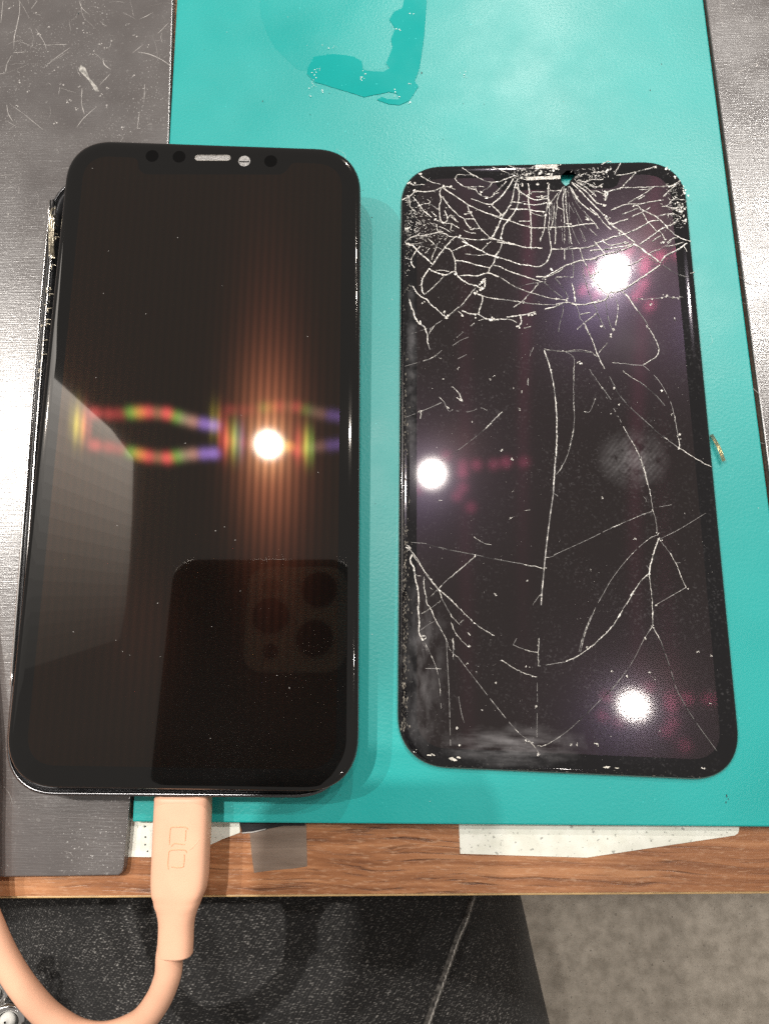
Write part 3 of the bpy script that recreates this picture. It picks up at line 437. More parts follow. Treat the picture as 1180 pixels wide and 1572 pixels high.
GLUE2 = [[-24.71,-70.4],[-23.66,-69.82],[-22.31,-69.51],[-22.17,-70.51]]
NOTCH2 = [[-10.04,66.01],[17.73,65.37]]
SM2 = [[17.44,-2.24],[9.86,5.53],[26.33,-9.07],[-14.79,-67.81],[-28.99,-54.1],[-27.63,-7.74],[15.58,41.37],[14.36,-58.03]]
Q1 = [[-35.42,-71.26],[35.3,-71.63],[33.98,70.12],[-34.1,72.67]]
Q2 = [[-35.15,-70.85],[35.54,-72.82],[34.54,71.91],[-34.85,71.92]]
F1 = [[0.9994039732486054,0.0013331204215635169,-0.034495232204498294],[-0.00024237846916636062,0.9995004091121774,0.03160495906131601],[0.03452013191716293,-0.03157776075866347,0.9989050032500039],[-46.25611132630778,43.84573226233575,12.642434701519624]]
C2 = [31.827202046407738,47.07016674362904]
EAR1 = [[-4.09,67.72],[3.78,67.43]]
CAM1 = [[7.2,66.84]]
SENS1 = [[-14.29,68.15],[-8.01,67.97],[13.29,66.85]]
NOTCH1 = [[-17.61,69.33],[-16.84,65.26],[-14.28,64.35],[-0.96,63.7],[14.98,62.92],[16.93,64.21],[17.99,67.52]]
AA1 = [[-30.66,69.31],[31.12,41.94],[-26.04,-31.41]]
LOGO = [[[-48.57,-38.42],[-48.61,-36.46],[-48.55,-35.48],[-48.3,-35.18],[-47.3,-35.11],[-46.04,-35.08],[-45.28,-35.19],[-45.07,-35.47]],[[-45.39,-35.71],[-45.4,-36.75],[-45.42,-37.67]],[[-48.17,-38.76],[-47.88,-38.41],[-47.58,-38.17],[-46.58,-38.24],[-45.44,-38.34]],[[-48.43,-42.98],[-48.63,-41.96],[-48.61,-40.48],[-48.54,-39.74],[-48.24,-39.47],[-47.13,-39.33],[-45.62,-39.34],[-45.11,-39.55],[-44.97,-39.84]],[[-45.4,-40.19],[-45.39,-41.33],[-45.45,-42.24],[-45.66,-42.49],[-46.65,-42.58],[-47.78,-42.51]]]
BOOT = [[-53.01,-29.75,-41.73,-29.56],[-52.9,-34.74,-41.56,-34.54],[-52.77,-39.05,-41.51,-38.84],[-52.54,-46.32,-41.53,-46.09],[-51.8,-49.88,-42.62,-49.68],[-50.68,-53.4,-43.7,-53.23],[-50.5,-57.48,-43.69,-57.31],[-50.4,-59.67,-43.68,-59.5]]
CORD = [[-48.49,-60.07],[-48.62,-63.79],[-50.49,-68.43],[-53.83,-72.16],[-59.72,-74.47],[-65.6,-74.19],[-71.49,-71.52],[-76.56,-67.41],[-81.16,-62.29],[-85.1,-56.47],[-88.03,-50.5],[-89.57,-40.66]]
PLUG = [[-50.94,-29.34],[-43.91,-29.22]]
LAB_R = [[9.49,-35.28],[67.16,-34.36],[67.03,-35.81],[66.77,-36.44],[66.07,-36.89],[61.07,-37.67],[35.66,-41.72],[22.32,-41.61],[9.68,-41.48]]
LAB_L = [[-61.45,-35.8],[-37.02,-35.36],[-36.74,-38.26],[-40.35,-39.6],[-43.94,-41.24],[-54.87,-43.44],[-60.9,-43.47]]
SLIVER = [[-37.3,-35.32],[-23.04,-35.07],[-22.99,-36.6],[-27.56,-36.73],[-31.21,-37.43],[-33.94,-38.07],[-36.22,-38.29]]
SHADE_OUTLINE = [[-35.01,-35.75],[-22.69,-35.53],[-22.65,-36.68],[-22.22,-44.58],[-25.02,-45.05],[-29.09,-45.43],[-33.38,-46.06],[-33.98,-42.94]]
SMEAR = [[3.71,173.45],[3.56,170.05],[3.21,164.43],[2.82,158.88],[2.11,152.87],[1.41,148.01],[0.26,144.82],[1.26,143.29],[0.03,140.82],[-1.11,139.0],[-3.61,137.75],[-6.35,138.1],[-9.55,139.52],[-8.19,140.38],[-6.81,139.7],[-3.53,139.5],[-4.31,141.22],[-6.37,141.81],[-8.66,141.24],[-10.49,140.98],[-12.77,140.41],[-15.54,141.56],[-18.33,142.61],[-21.12,143.6],[-23.45,144.59],[-25.79,145.36],[-27.96,147.87],[-27.78,149.77],[-26.25,153.27],[-21.36,153.93],[-18.55,153.56],[-15.74,152.92],[-13.63,151.48],[-13.12,148.75],[-11.5,148.31],[-7.8,148.03],[-6.29,149.07],[-7.27,150.46],[-6.68,152.07],[-5.54,155.32],[-5.93,158.08],[-4.87,161.38],[-6.44,164.22],[-5.14,166.7],[-3.03,167.75],[-2.56,170.28],[-2.57,173.7]]
SMEARB = [[-41.74,168.35],[-39.77,167.14],[-35.2,160.22],[-29.75,152.84],[-28.23,148.96],[-31.05,149.6],[-36.94,156.39],[-39.55,162.06]]
SMEARC = [[-42.02,174.67],[-2.57,173.13],[-2.79,168.59],[-5.37,166.43],[-6.53,164.23],[-5.11,161.38],[-5.93,158.08],[-5.77,155.32],[-6.91,152.08],[-6.43,149.34],[-11.5,148.42],[-13.13,149.02],[-13.63,151.48],[-18.55,153.56],[-26.25,153.27],[-27.56,150.03],[-28.23,148.96],[-30.34,149.3],[-33.01,152.12],[-36.46,156.1],[-39.02,160.92],[-40.94,166.62]]
GLINTS = [[-13.32,146.32],[-12.87,147.39],[-13.76,145.26],[-4.08,140.68],[-5.45,141.25],[-26.27,145.92],[-26.08,147.26],[-24.99,149.95],[-25.89,148.89],[-26.43,143.5],[-26.62,141.9],[-26.0,144.56],[-0.91,166.26],[-0.89,143.51],[-1.34,138.74],[-4.17,160.79],[-23.41,142.87],[-22.83,156.46],[-20.47,155.83],[12.48,146.34],[13.06,145.73]]
DARKS = [[-20.84,168.03],[-39.29,140.03],[2.09,147.34],[-8.25,157.06],[-23.93,162.62],[64.18,-28.79],[63.94,-30.05],[64.46,-29.41],[60.14,140.35],[63.54,148.04],[-91.25,169.41]]
SCR_L = [[[-108.23,174.33],[-107.77,170.39],[-108.03,165.53],[-108.26,162.17],[-107.96,158.57]],[[-108.4,156.44],[-109.3,153.63],[-109.3,151.28]],[[-102.56,164.85],[-101.04,162.39],[-99.54,159.95],[-98.81,157.78]],[[-92.4,158.51],[-95.03,156.23],[-97.27,154.18],[-98.32,152.57]],[[-97.44,159.64],[-93.32,159.49]],[[-91.44,173.69],[-90.37,171.2],[-88.07,168.92]],[[-73.66,156.45],[-70.56,155.64],[-67.19,153.89],[-64.63,151.94]],[[-83.04,154.65],[-82.46,152.75],[-80.49,151.05]],[[-80.59,149.89],[-83.28,146.27]],[[-88.08,133.65],[-86.54,136.31],[-83.28,139.85]],[[-87.84,145.49],[-87.51,140.89],[-86.48,137.67]],[[-93.97,146.14],[-94.01,143.83]],[[-74.1,166.96],[-72.33,167.86],[-70.57,169.0]],[[-77.85,165.17],[-76.66,165.6]],[[-103.18,174.14],[-104.56,171.49]],[[-107.78,141.03],[-107.04,138.26],[-105.55,135.94]],[[-71.03,146.35],[-70.76,140.39]],[[-71.74,137.7],[-71.93,132.76]],[[-107.9,157.38],[-104.41,157.5]],[[-84.97,144.94],[-84.29,146.3]],[[-112.88,174.51],[-112.61,167.15]],[[-66.01,165.46],[-68.62,162.2]],[[-75.06,156.27],[-72.42,158.77]]]
WHITE_L = [[-88.98,152.97],[-87.67,151.99],[-86.13,148.67],[-83.84,145.83],[-83.11,144.42],[-84.12,144.45],[-86.49,148.22],[-89.21,151.1]]
SPOT_L = [[-84.07,159.18],[-86.06,156.4],[-95.76,151.55],[-89.25,167.03],[-81.35,160.75],[-75.09,161.48],[-74.48,149.23],[-80.98,145.28],[-105.25,140.26],[-89.0,138.88],[-77.46,165.39],[-70.78,158.48],[-82.2,143.24],[-104.96,148.11],[-98.86,157.54],[-88.97,163.31]]
SCR_R = [[[82.17,132.04],[85.21,134.06],[85.85,137.0]],[[79.67,124.19],[81.12,124.56],[85.03,124.87]],[[85.86,115.45],[87.34,117.04]],[[79.77,109.97],[81.3,111.54]],[[82.04,108.33],[82.88,109.9]],[[80.71,116.39],[81.53,113.94]],[[83.39,126.16],[88.29,126.44]],[[82.28,144.83],[88.37,148.11]]]
SEAM = [[16.23,-63.9],[14.03,-70.35],[11.71,-75.16],[9.22,-81.47],[6.06,-89.26],[3.47,-95.71],[0.92,-101.48]]
CHAIN = [[-103.5,-85.13],[-100.65,-90.71],[-105.62,-88.25],[-97.55,-94.49],[-102.32,-96.05]]

# ------------------------------------------------------------------ the setting: floor
fl = mesh('floor', [(-3000, -3000, -700), (3000, -3000, -700), (3000, 3000, -700), (-3000, 3000, -700)], [(0, 1, 2, 3)], M_FLOOR)
tag(fl, kind='structure')

# ------------------------------------------------------------------ table
TZ = -2.3
tb = empty('table', (0, 150, -700), 'wood-grain laminate table whose front edge runs under the mats', 'table')
TO = (0, 150, -700)
def front(x): return -51.74+(x+87.2)*0.0276
slab('tabletop', [(-420, front(-420)), (420, front(420)), (412, front(420)+600), (-428, front(-420)+600)], TZ-25, TZ, M_WOOD, tb, off=TO)
slab('edge_band', [(-420, front(-420)-.6), (420, front(420)-.6), (420, front(420)-.01), (-420, front(-420)-.01)], TZ-24.5, TZ-.35, M_BAND, tb, bevel=.25, off=TO)
for x, y in ((-380, 0), (380, 25), (-390, 500), (375, 520)):
    slab('table_leg', box(x-20, x+20, y-20, y+20), -700, TZ-25.2, M_TLEG, tb, off=TO)

# ------------------------------------------------------------------ mats
def tealx_l(y): return -59.23-.0240*(y+36.01)
def tealx_r(y): return 77.064-.0230*(y-107.44)
def ribbon(path, w, z, jag=.3):
    P = smooth_path([(x, y, z) for x, y in path], 5); V = []; F = []
    for i, p in enumerate(P):
        t = (P[min(i+1, len(P)-1)]-P[max(i-1, 0)]); t.z = 0; t.normalize(); s = Vector((-t.y, t.x, 0))
        ww = w*(.35+.65*math.sin(math.pi*min(max(i/(len(P)-1), .06), .94)))*rnd.uniform(1-jag, 1+jag)*.5
        V += [p+s*ww, p-s*ww]
    for i in range(len(P)-1): F.append((2*i, 2*i+1, 2*i+3, 2*i+2))
    return V, F
tm = slab('repair_mat', [(tealx_l(-36), -36.05), (80.4, -34.55), (tealx_r(215), 215), (tealx_l(215), 215)], -2.15, 0, M_TEAL, bevel=.35)
tag(tm, 'teal silicone work mat lying between two dark boards', 'mat')
slab('smooth_film', SMEAR, .004, .12, M_FILM, tm, bevel=.05)
slab('thin_film', SMEARC, .003, .015, M_FILM2, tm)
fv = []
for x, y in GLINTS:  # film flakes coloured white to paint the highlights on the smear
    for q in range(3):
        a = rnd.random()*6.28; r = rnd.uniform(.06, .24); cx, cy = x+rnd.gauss(0, .5), y+rnd.gauss(0, .5)
        fv.append(([(cx+r*math.cos(a+t)*rnd.uniform(.5, 1.3), cy+r*math.sin(a+t)*rnd.uniform(.4, 1), .14+rnd.uniform(0, .12)) for t in (0, 1.7, 3.2, 4.8)], [(0, 1, 2, 3)]))
tag(mesh('glint_flakes', *merge(fv), M_GLINT, tm), kind='stuff')
fv = []
for x, y in DARKS:
    a = rnd.random()*6.28; r = rnd.uniform(.15, .4)
    fv.append(([(x+r*math.cos(a+t)*.5, y+r*math.sin(a+t)*1.2, .012) for t in (0, 1.2, 2.6, 4.1, 5.2)], [(0, 1, 2, 3, 4)]))
tag(mesh('dark_marks', *merge(fv), M_MARK, tm), kind='stuff')

fv = []
for k in range(170):
    x, y = rnd.uniform(-60, 78), rnd.uniform(-34, 178); r = rnd.uniform(.05, .16); a = rnd.random()*6.28
    fv.append(([(x+r*math.cos(a+t)*rnd.uniform(.4, 1.6), y+r*math.sin(a+t)*rnd.uniform(.5, 1), .02+rnd.uniform(0, .08)) for t in (0, 1.7, 3.2, 4.8)], [(0, 1, 2, 3)]))
for k in range(14):
    x, y = rnd.uniform(-55, 75), rnd.uniform(-32, 170); a = rnd.random()*6.28; l = rnd.uniform(1.5, 5)
    fv.append(ribbon([(x, y), (x+l*.5*math.cos(a), y+l*.5*math.sin(a)), (x+l*math.cos(a+.5), y+l*math.sin(a+.5))], .07, .03))
tag(mesh('lint', *merge(fv[60:]), plain('pale_lint', (.35, .6, .57), .6), tm), kind='stuff')
tag(mesh('grit', *merge(fv[:60]), M_MARK, tm), kind='stuff')
bl = slab('dark_board', [(-86.4-60, -48.9), (-86.4, -47.35), (-61.3, -46.5), (-60.55, -45.9), (-60.35, -44.9), (-60.0, -30), (-63.45, 131), (-65.35, 172.7), (-66.6, 218), (-150, 218)], TZ+.02, -.05, M_BOARD, bevel=.3)
tag(bl, 'scratched dark grey board to the left of the teal mat, under the left phone', 'board', 'dark boards beside the teal mat')
br = slab('dark_board', [(81.3, -44), (150, -42), (150, 216), (75.3, 216), (76.35, 167.3), (78.35, 92), (79.75, 39)], TZ+.02, -.1, M_BOARD, bevel=.3)
tag(br, 'scuffed dark board on the right side of the teal mat, beyond the cracked screen', 'board', 'dark boards beside the teal mat')
def scratches(board_o, paths, n, xr, yr, spots, z, extra=()):
    parts = [ribbon(p, rnd.uniform(.12, .22), z) for p in paths]
    for _ in range(n):
        x, y = rnd.uniform(*xr), rnd.uniform(*yr); a = rnd.uniform(-.3, 3.4); l = rnd.uniform(.8, 5) if rnd.random() < .8 else rnd.uniform(5, 14)
        c = rnd.uniform(-.3, .3)
        parts.append(ribbon([(x, y), (x+l*.5*math.cos(a), y+l*.5*math.sin(a)), (x+l*math.cos(a+c), y+l*math.sin(a+c))], rnd.uniform(.03, .09), z, .5))
    for x, y in spots:
        for q in range(3):
            a = rnd.random()*6.28; r = rnd.uniform(.1, .32); cx, cy = x+rnd.gauss(0, .35), y+rnd.gauss(0, .35)
            parts.append(([(cx+r*math.cos(a+t)*rnd.uniform(.5, 1.2), cy+r*math.sin(a+t)*rnd.uniform(.5, 1.2), z) for t in (0, 1.2, 2.5, 3.8, 5)], [(0, 1, 2, 3, 4)]))
    tag(mesh('scratches', *merge(parts), M_SCR, board_o), kind='stuff')
scratches(bl, SCR_L, 210, (-118, -66), (-46, 180), SPOT_L+[(rnd.uniform(-115, -66), rnd.uniform(-40, 175)) for _ in range(90)], -.035)
scratches(br, SCR_R, 60, (80, 97), (40, 175), [(rnd.uniform(80, 97), rnd.uniform(40, 172)) for _ in range(30)], -.085)
slab('glue_scuff', WHITE_L, -.045, -.02, M_WHITE, bl)

# ------------------------------------------------------------------ paper, film and painted shade under the mat's front edge
o = slab('paper_label', LAB_R, TZ+.02, TZ+.12, M_PAPER); tag(o, 'speckled cream paper strip with a slanted edge, stuck below the cracked screen', 'paper strip', 'paper strips under the front edge of the mat')
o = slab('paper_label', LAB_L, TZ+.02, TZ+.12, M_PAPER); tag(o, 'cream paper strip stuck under the mat behind the peach cable plug', 'paper strip', 'paper strips under the front edge of the mat')
dots = [(-57.2, -37.4), (-57.0, -39.5), (-56.9, -41), (-56.3, -42.3)]
tag(mesh('ink_dots', *merge([puck(x, y, TZ+.121, TZ+.135, .2, 8) for x, y in dots]), M_MARK, o), kind='stuff')
o = slab('film_sliver', SLIVER, TZ+.14, TZ+.22, plain('black_film', (.02, .02, .022), .3)); tag(o, 'thin black sliver of film peeping out between teal mat and wood', 'film')
V, F = tube([(x, y, TZ+.25) for x, y in SLIVER[4:7]], .13, 6); mesh('bright_rim', V, F, M_SCR, o)
o = slab('shade_patch', SHADE_OUTLINE, TZ+.015, TZ+.06, M_SHADE); tag(o, 'square of dull grey-brown painted shade on the wood right of the cable plug', 'painted shade')  # translucent sheet that paints a patch of shadow onto the wood

# ------------------------------------------------------------------ left phone: body, and the new screen laid on it
BQ = [(-84.1, -29.9), (-12.9, -29.3), (-15.6, 113.6), (-88.9, 113.9)]
PB = (-50.5, 42.5, 0)
ph = empty('phone', PB, 'smartphone with an unlit black screen raised off its body, plugged into the peach cable', 'smartphone')
hb = (35.6, 71.8)
def bo(i): return outline(BQ, i, 11.5, hb)
V, F, sm = loops([(bo(1.2), .03), (bo(.35), .5), (bo(0), 1.3), (bo(0), 6.3), (bo(.15), 6.85), (bo(.45), 7.05), (bo(.75), 7.05), (bo(.85), 6.4)], True, False)
mesh('frame', V, F, M_BODY, ph, sm, PB)
V, F, sm = loops([(bo(.87), 6.3), (bo(1.2), 6.3), (bo(1.25), 6.75), (bo(1.8), 6.75), (bo(1.9), 3.2)], False, True)
mesh('midframe', V, F, M_INNER, ph, sm, PB)
rail = smooth_path([(-88.3, 106.6, 7.5), (-87.7, 80, 7.5), (-86.7, 50, 7.4), (-85.1, 10, 7.3), (-84.4, -8, 7.2)], 6)
mesh('edge_trim', *tube(rail, .34, 8), M_STEEL, ph, True, PB)
mesh('edge_seal', *tube([p+Vector((.95, 0, .1)) for p in rail], .3, 6), M_BLACKP, ph, True, PB)
mesh('edge_seal', *tube([p+Vector((1.75, -2, .35)) for p in rail], .3, 6), M_STEEL, ph, True, PB)
fl_parts = []
for k in range(3):
    x0 = -86.9+k*.55
    pth = [(x0-.2, 104-k*2.2, 7.3), (x0+.5, 103-k*2, 9.2+.3*k), (x0+1.0, 100-k, 10.6), (x0+.6, 95-k, 9.2), (x0+.3, 91, 7.6)]
    fl_parts.append(tube(smooth_path(pth, 5), .28, 6))
for k in range(22):
    y = rnd.uniform(60, 99); x = -86.2-(y-80)*-.0+rnd.uniform(-.4, .9); r = rnd.uniform(.25, .6)
    fl_parts.append(tube([(x-.3, y, 7.3), (x, y+r, 7.6+r), (x+.4, y+2*r, 7.2)], .14, 5))
mesh('flex_cable', *merge(fl_parts), M_FLEX, ph, True, PB)
# the screen
ex, ey, n1, o1 = [Vector(v) for v in F1]
M1 = Matrix(((ex.x, ey.x, n1.x, o1.x*S), (ex.y, ey.y, n1.y, o1.y*S), (ex.z, ey.z, n1.z, o1.z*S), (0, 0, 0, 1)))
h1 = (34.9, 71.3)
def so(i): return outline(Q1, i, 11.0, h1)
V, F, sm = loops([(so(.5), -1.15), (so(.22), -.95), (so(.1), -.7), (so(.14), -.45), (so(.4), -.22), (so(.9), -.08), (so(1.7), -.012), (so(2.3), 0)], True, True)
scr = mesh('screen', V, F, M_G1, ph, sm)
bpy.context.view_layer.update()
scr.matrix_local = ph.matrix_world.inverted() @ M1
V, F, sm = loops([(so(.5), -1.95), (so(.2), -1.8), (so(.12), -1.25), (so(.3), -1.16)], True, False)
mesh('screen_bezel', V, F, M_BLACKP, scr, sm)
V, F, sm = loops([(so(.04), -1.22), (so(-.06), -1.12), (so(.02), -1.0), (so(.15), -.94)], False, False)
mesh('bezel_rim', V, F, plain('dark_steel_rim', (.30, .30, .31), .25, 1.0), scr, sm)
def active(out, notch):
    """outline of the lit area with the notch cut from its top edge (outline runs BR, TR, TL, BL)"""
    xs, ys = notch
    res = []
    n = len(out)
    top = max(range(n), key=lambda i: out[i][1])
    done = False
    for i in range(n):
        a, b = out[i], out[(i+1) % n]
        res.append(a)
        if not done and a[1] > ys+1 and b[1] > ys+1 and a[0] > xs[1] and b[0] < xs[0]:
            f = lambda x: a[1]+(b[1]-a[1])*(x-a[0])/(b[0]-a[0])
            for k in range(7):
                t = math.pi/2*k/6; res.append((xs[1]+1.6-1.6*math.sin(t), f(xs[1])-1.6+1.6*math.cos(t)))
            for k in range(7):
                t = math.pi/2*k/6; res.append((xs[1]-2.6+2.6*math.cos(t), ys+2.6-2.6*math.sin(t)))
            for k in range(7):
                t = math.pi/2*k/6; res.append((xs[0]+2.6-2.6*math.sin(t), ys+2.6-2.6*math.cos(t)))
            for k in range(7):
                t = math.pi/2*k/6; res.append((xs[0]-1.6+1.6*math.cos(t), f(xs[0])-1.6+1.6*math.sin(t)))
            done = True
    return res
def sheet(name, poly, z, mat, parent):
    V = [(x, y, z) for x, y in poly]
    return mesh(name, V, [tuple(range(len(V)))], mat, parent)
a1 = active(outline(Q1, 4.3, 10.6, h1), ((-17.4, 17.6), 63.4))
sheet('display_area', a1, .012, M_A1, scr)
(x0, y0), (x1, y1) = EAR1
def pill(x0, x1, y, r, n=8):
    return [(x1-r+r*math.cos(t), y+r*math.sin(t)) for t in [math.pi*(i/n-.5) for i in range(n+1)]]+[(x0+r+r*math.cos(t), y+r*math.sin(t)) for t in [math.pi*(i/n+.5) for i in range(n+1)]]
slab('earpiece', pill(x0, x1, y0-.1, .55), -.1, .03, M_EARM, scr)
mesh('earpiece_rim', *tube([(x, y-.0, .03) for x, y in pill(x0-.12, x1+.12, y0-.1, .66)], .1, 6, True), M_GREYM, scr, True)
cx, cy = CAM1[0]
mesh('camera_window', *puck(cx, cy, -.05, .03, 1.35), M_EARM, scr)
slab('camera_bar', box(cx-1.15, cx+1.15, cy-.35, cy-.05), .031, .05, M_SENS, scr)
for x, y in SENS1: mesh('sensor', *puck(x, y, -.05, .02, 1.5), M_SENS, scr)
sp = []
for k in range(26):
    x, y = rnd.uniform(-30, 30), rnd.uniform(-66, 66); r = rnd.uniform(.05, .11)
    sp.append(puck(x, y, .014, .05, r, 5))
tag(mesh('dust_specks', *merge(sp), M_DUST, scr), kind='stuff')

# ------------------------------------------------------------------ right: the broken screen taken off the phone
B0 = (C2[0], C2[1], 0)
bs = empty('broken_screen', B0, 'loose phone screen with shattered glass lying on the teal mat', 'phone screen')
h2 = (34.9, 71.3)
def qo(i): return outline(Q2, i, 10.8, h2)
V, F, sm = loops([(qo(.4), .03), (qo(.15), .12), (qo(.08), .3), (qo(.08), .5), (qo(.2), .58)], True, False)
# the frame is an open ring so that the hole in the glass shows the mat below
F = [f for f in F if len(f) == 4]; sm = sm[:len(F)]
mesh('frame', V, F, M_BLACKP, bs, sm)
V, F, sm = loops([(qo(.1), .46), (qo(-.1), .56), (qo(-.02), .68), (qo(.14), .74)], False, False)
mesh('frame_rim', V, F, plain('dull_steel_rim', (.5, .48, .44), .35, 1.0, bs=.5, bscale=900), bs, sm)
def glass_with_hole(rings, hole, name, mat, parent, zb):
    hx = sum(q[0] for q in hole)/len(hole); hy = sum(q[1] for q in hole)/len(hole)
    V, F, sm = loops(rings, False, False)
    me = bpy.data.meshes.new(name); bm = bmesh.new()
    vs_ = [bm.verts.new((x*S, y*S, z*S)) for x, y, z in V]
    for f in F:
        q = bm.faces.new([vs_[i] for i in f]); q.smooth = True
    for ptsz, flip in ((rings[-1], False), (rings[0], True)):
        pts, z = ptsz
        ov = [bm.verts.new((x*S, y*S, z*S)) for x, y in pts]; hv = [bm.verts.new((x*S, y*S, z*S)) for x, y in ([(hx+(x-hx)*1.45+.35, hy+(y-hy)*1.35+.7) for x, y in hole] if flip else hole)]
        es = [bm.edges.new((L[i], L[(i+1) % len(L)])) for L in (ov, hv) for i in range(len(L))]
        g = bmesh.ops.triangle_fill(bm, use_beauty=True, use_dissolve=False, edges=es, normal=(0, 0, -1 if flip else 1))
        for q in g['geom']:
            if isinstance(q, bmesh.types.BMFace):
                q.smooth = False
                if (q.normal.z < 0) != flip: q.normal_flip()
        if flip: lo = hv
        else: hi = hv
    for i in range(len(hole)):
        j = (i+1) % len(hole); bm.faces.new((lo[i], lo[j], hi[j], hi[i]))
    bm.to_mesh(me); bm.free(); me.materials.append(mat)
    return link(bpy.data.objects.new(name, me), parent)
ZG = 1.3
gl = glass_with_hole([(qo(.5), .55), (qo(.2), .66), (qo(.08), .8), (qo(.14), .95), (qo(.4), 1.13), (qo(.9), 1.23), (qo(1.7), 1.29), (qo(2.3), ZG)], HOLE, 'glass', M_G2, bs, .55)
a2 = active(outline(Q2, 3.9, 10.4, h2), ((-11.5, 18.6), 64.3))
sheet('display_area', a2, ZG+.012, M_A2, bs)
slab('earpiece', EAR2, ZG-.2, ZG+.02, M_GREYM, bs)
slab('speaker_bracket', EAR2b, ZG-.3, ZG+.03, M_GREYM, bs)
# flex tail at the right edge
f0, f1 = [Vector((FLEX2[0][0]-C2[0], FLEX2[0][1]-C2[1], .6)), Vector((FLEX2[1][0]-C2[0], FLEX2[1][1]-C2[1], 1.0))]
fp = []
for k in range(3):
    o_ = Vector((.26*k-.2, .1*k, 0))
    fp.append(tube([f0+o_-Vector((1.2, 3.5, 0))*-0.0, (f0+f1)/2+o_+Vector((.15, 0, .3)), f1+o_], .11, 6))
mesh('flex_cable', *merge(fp), M_GOLD, bs, True)

# ---- cracks: splintered slivers of glass standing a little out of the sheet
def crack_mesh():
    br_, fa_, dk_ = [], [], []
    def quad(lst, p, q, w0, w1, z, tilt):
        t = (q-p)
        if t.length < 1e-6: return
        t.normalize(); s = Vector((-t.y, t.x, 0))
        dz = rnd.uniform(-tilt, tilt)
        lst.append(([Vector((p.x, p.y, z+dz))+s*w0, Vector((p.x, p.y, z-dz*.5))-s*w0, Vector((q.x, q.y, z-dz))-s*w1, Vector((q.x, q.y, z+dz*.5))+s*w1], [(0, 1, 2, 3)]))
    for row in CRACKS:
        kind, w, cov = row[:3]
        w *= 1.08 if kind == 'b' and row[4] > 3000 else .72         # the struck end is splintered more coarsely
        low = row[4] < 3000
        pts = [Vector((row[i]/100, row[i+1]/100, 0)) for i in range(3, len(row), 2)]
        P = smooth_path(pts, 3)
        dens = []
        for a, b in zip(P, P[1:]):
            l = (b-a).length; k = max(1, int(l/.42))
            for i in range(k): dens.append(a.lerp(b, i/k))
        dens.append(P[-1])
        n = len(dens); ph_ = rnd.random()*50
        jit = [Vector((rnd.gauss(0, .045), rnd.gauss(0, .045), 0)) if kind in 'b' else Vector((0, 0, 0)) for _ in dens]
        for i in range(n-1):
            p, q = dens[i]+jit[i], dens[i+1]+jit[i+1]
            nz = noise.noise(Vector((i*.23+ph_, ph_, 0)))*.5+.5
            on = nz < cov*.95 or rnd.random() < cov*.35
            if kind == 'b':
                if on and low and noise.noise(Vector((i*.11+ph_, 9, ph_))) < -.12: quad(fa_, p, q, w*.3, w*.3, ZG+.04, .01)
                elif on:
                    a0 = w*.5*rnd.uniform(.25, 1.05); a1_ = w*.5*rnd.uniform(.25, 1.05)
                    quad(br_ if nz < .62 or rnd.random() < .55 else fa_, p, q, a0, a1_, ZG+.06, .035)
                    o_ = Vector((.11, -.1, 0)); quad(dk_, p+o_, q+o_, w*.42, w*.42, ZG+.022, .002)  # dark offset line painted as the crack's shadow, for depth
                    if rnd.random() < .22:
                        c = p+Vector((rnd.gauss(0, w*.7), rnd.gauss(0, w*.7), 0)); r = rnd.uniform(.05, .16)
                        a = rnd.random()*6.28
                        br_.append(([(c.x+r*math.cos(a+t)*rnd.uniform(.5, 1.4), c.y+r*math.sin(a+t)*rnd.uniform(.5, 1.4), ZG+.05+rnd.uniform(0, .06)) for t in (0, 1.9, 4)], [(0, 1, 2)]))
                else: quad(fa_, p, q, .035, .035, ZG+.03, .005)
            elif kind == 'f': 
                if on: quad(fa_, p, q, w*.5, w*.5, ZG+.03, .01)
            elif kind == 'g':
                if on: quad(br_ if rnd.random() < .18 else fa_, p, q, w*.5*rnd.uniform(.6, 1.1), w*.5*rnd.uniform(.6, 1.1), ZG+.035, .015)
            else:
                quad(dk_, p, q, w*.5, w*.5, ZG+.022, .003)
                s = Vector((.09, .09, 0))
                if noise.noise(Vector((i*.15+ph_, 3, 0))) > -.1: quad(fa_, p+s, q+s, .03, .03, ZG+.028, .01)
    # dense crazing at the upper left corner and along the upper right edge
    for (cx, cy, sx, sy, n) in ((-30.8, 57.5, 2.6, 3.2, 210), (-29, 51.5, 3.6, 1.6, 120), (31.2, 58.5, 1.5, 4.2, 130), (-5, 68.6, 2.2, 1.0, 90), (8.5, 66.5, 2.0, 1.6, 60), (13, 68.3, 2.0, 1.2, 70), (-33.6, 48, .5, 6, 60)):
        for _ in range(n):
            x, y = cx+rnd.gauss(0, 1)*sx, cy+rnd.gauss(0, 1)*sy
            if not (-34.0 < x < 33.9 and y < 70.6): continue
            if (x-6.3)**2+(y-67.2)**2 < 2.6: continue
            a = rnd.gauss(-.25, .8); l = rnd.uniform(.1, .7)
            p = Vector((x, y, 0)); q = p+Vector((math.cos(a)*l, math.sin(a)*l, 0))
            quad(br_ if rnd.random() < .6 else fa_, p, q, rnd.uniform(.02, .085), rnd.uniform(.01, .07), ZG+.05, .04)
    for x, y, r in CHIPS:
        x, y, r = x/100, y/100, r/100
        for q in range(rnd.randint(2, 4)):
            c = Vector((x+rnd.gauss(0, r*.5), y+rnd.gauss(0, r*.5))); rr = r*rnd.uniform(.25, .7); a = rnd.random()*6.28
            k = rnd.randint(3, 5)
            br_.append(([(c.x+rr*math.cos(a+6.28*i/k)*rnd.uniform(.5, 1.2), c.y+rr*math.sin(a+6.28*i/k)*rnd.uniform(.5, 1.2), ZG+.06+rnd.uniform(0, .14)) for i in range(k)], [tuple(range(k))]))
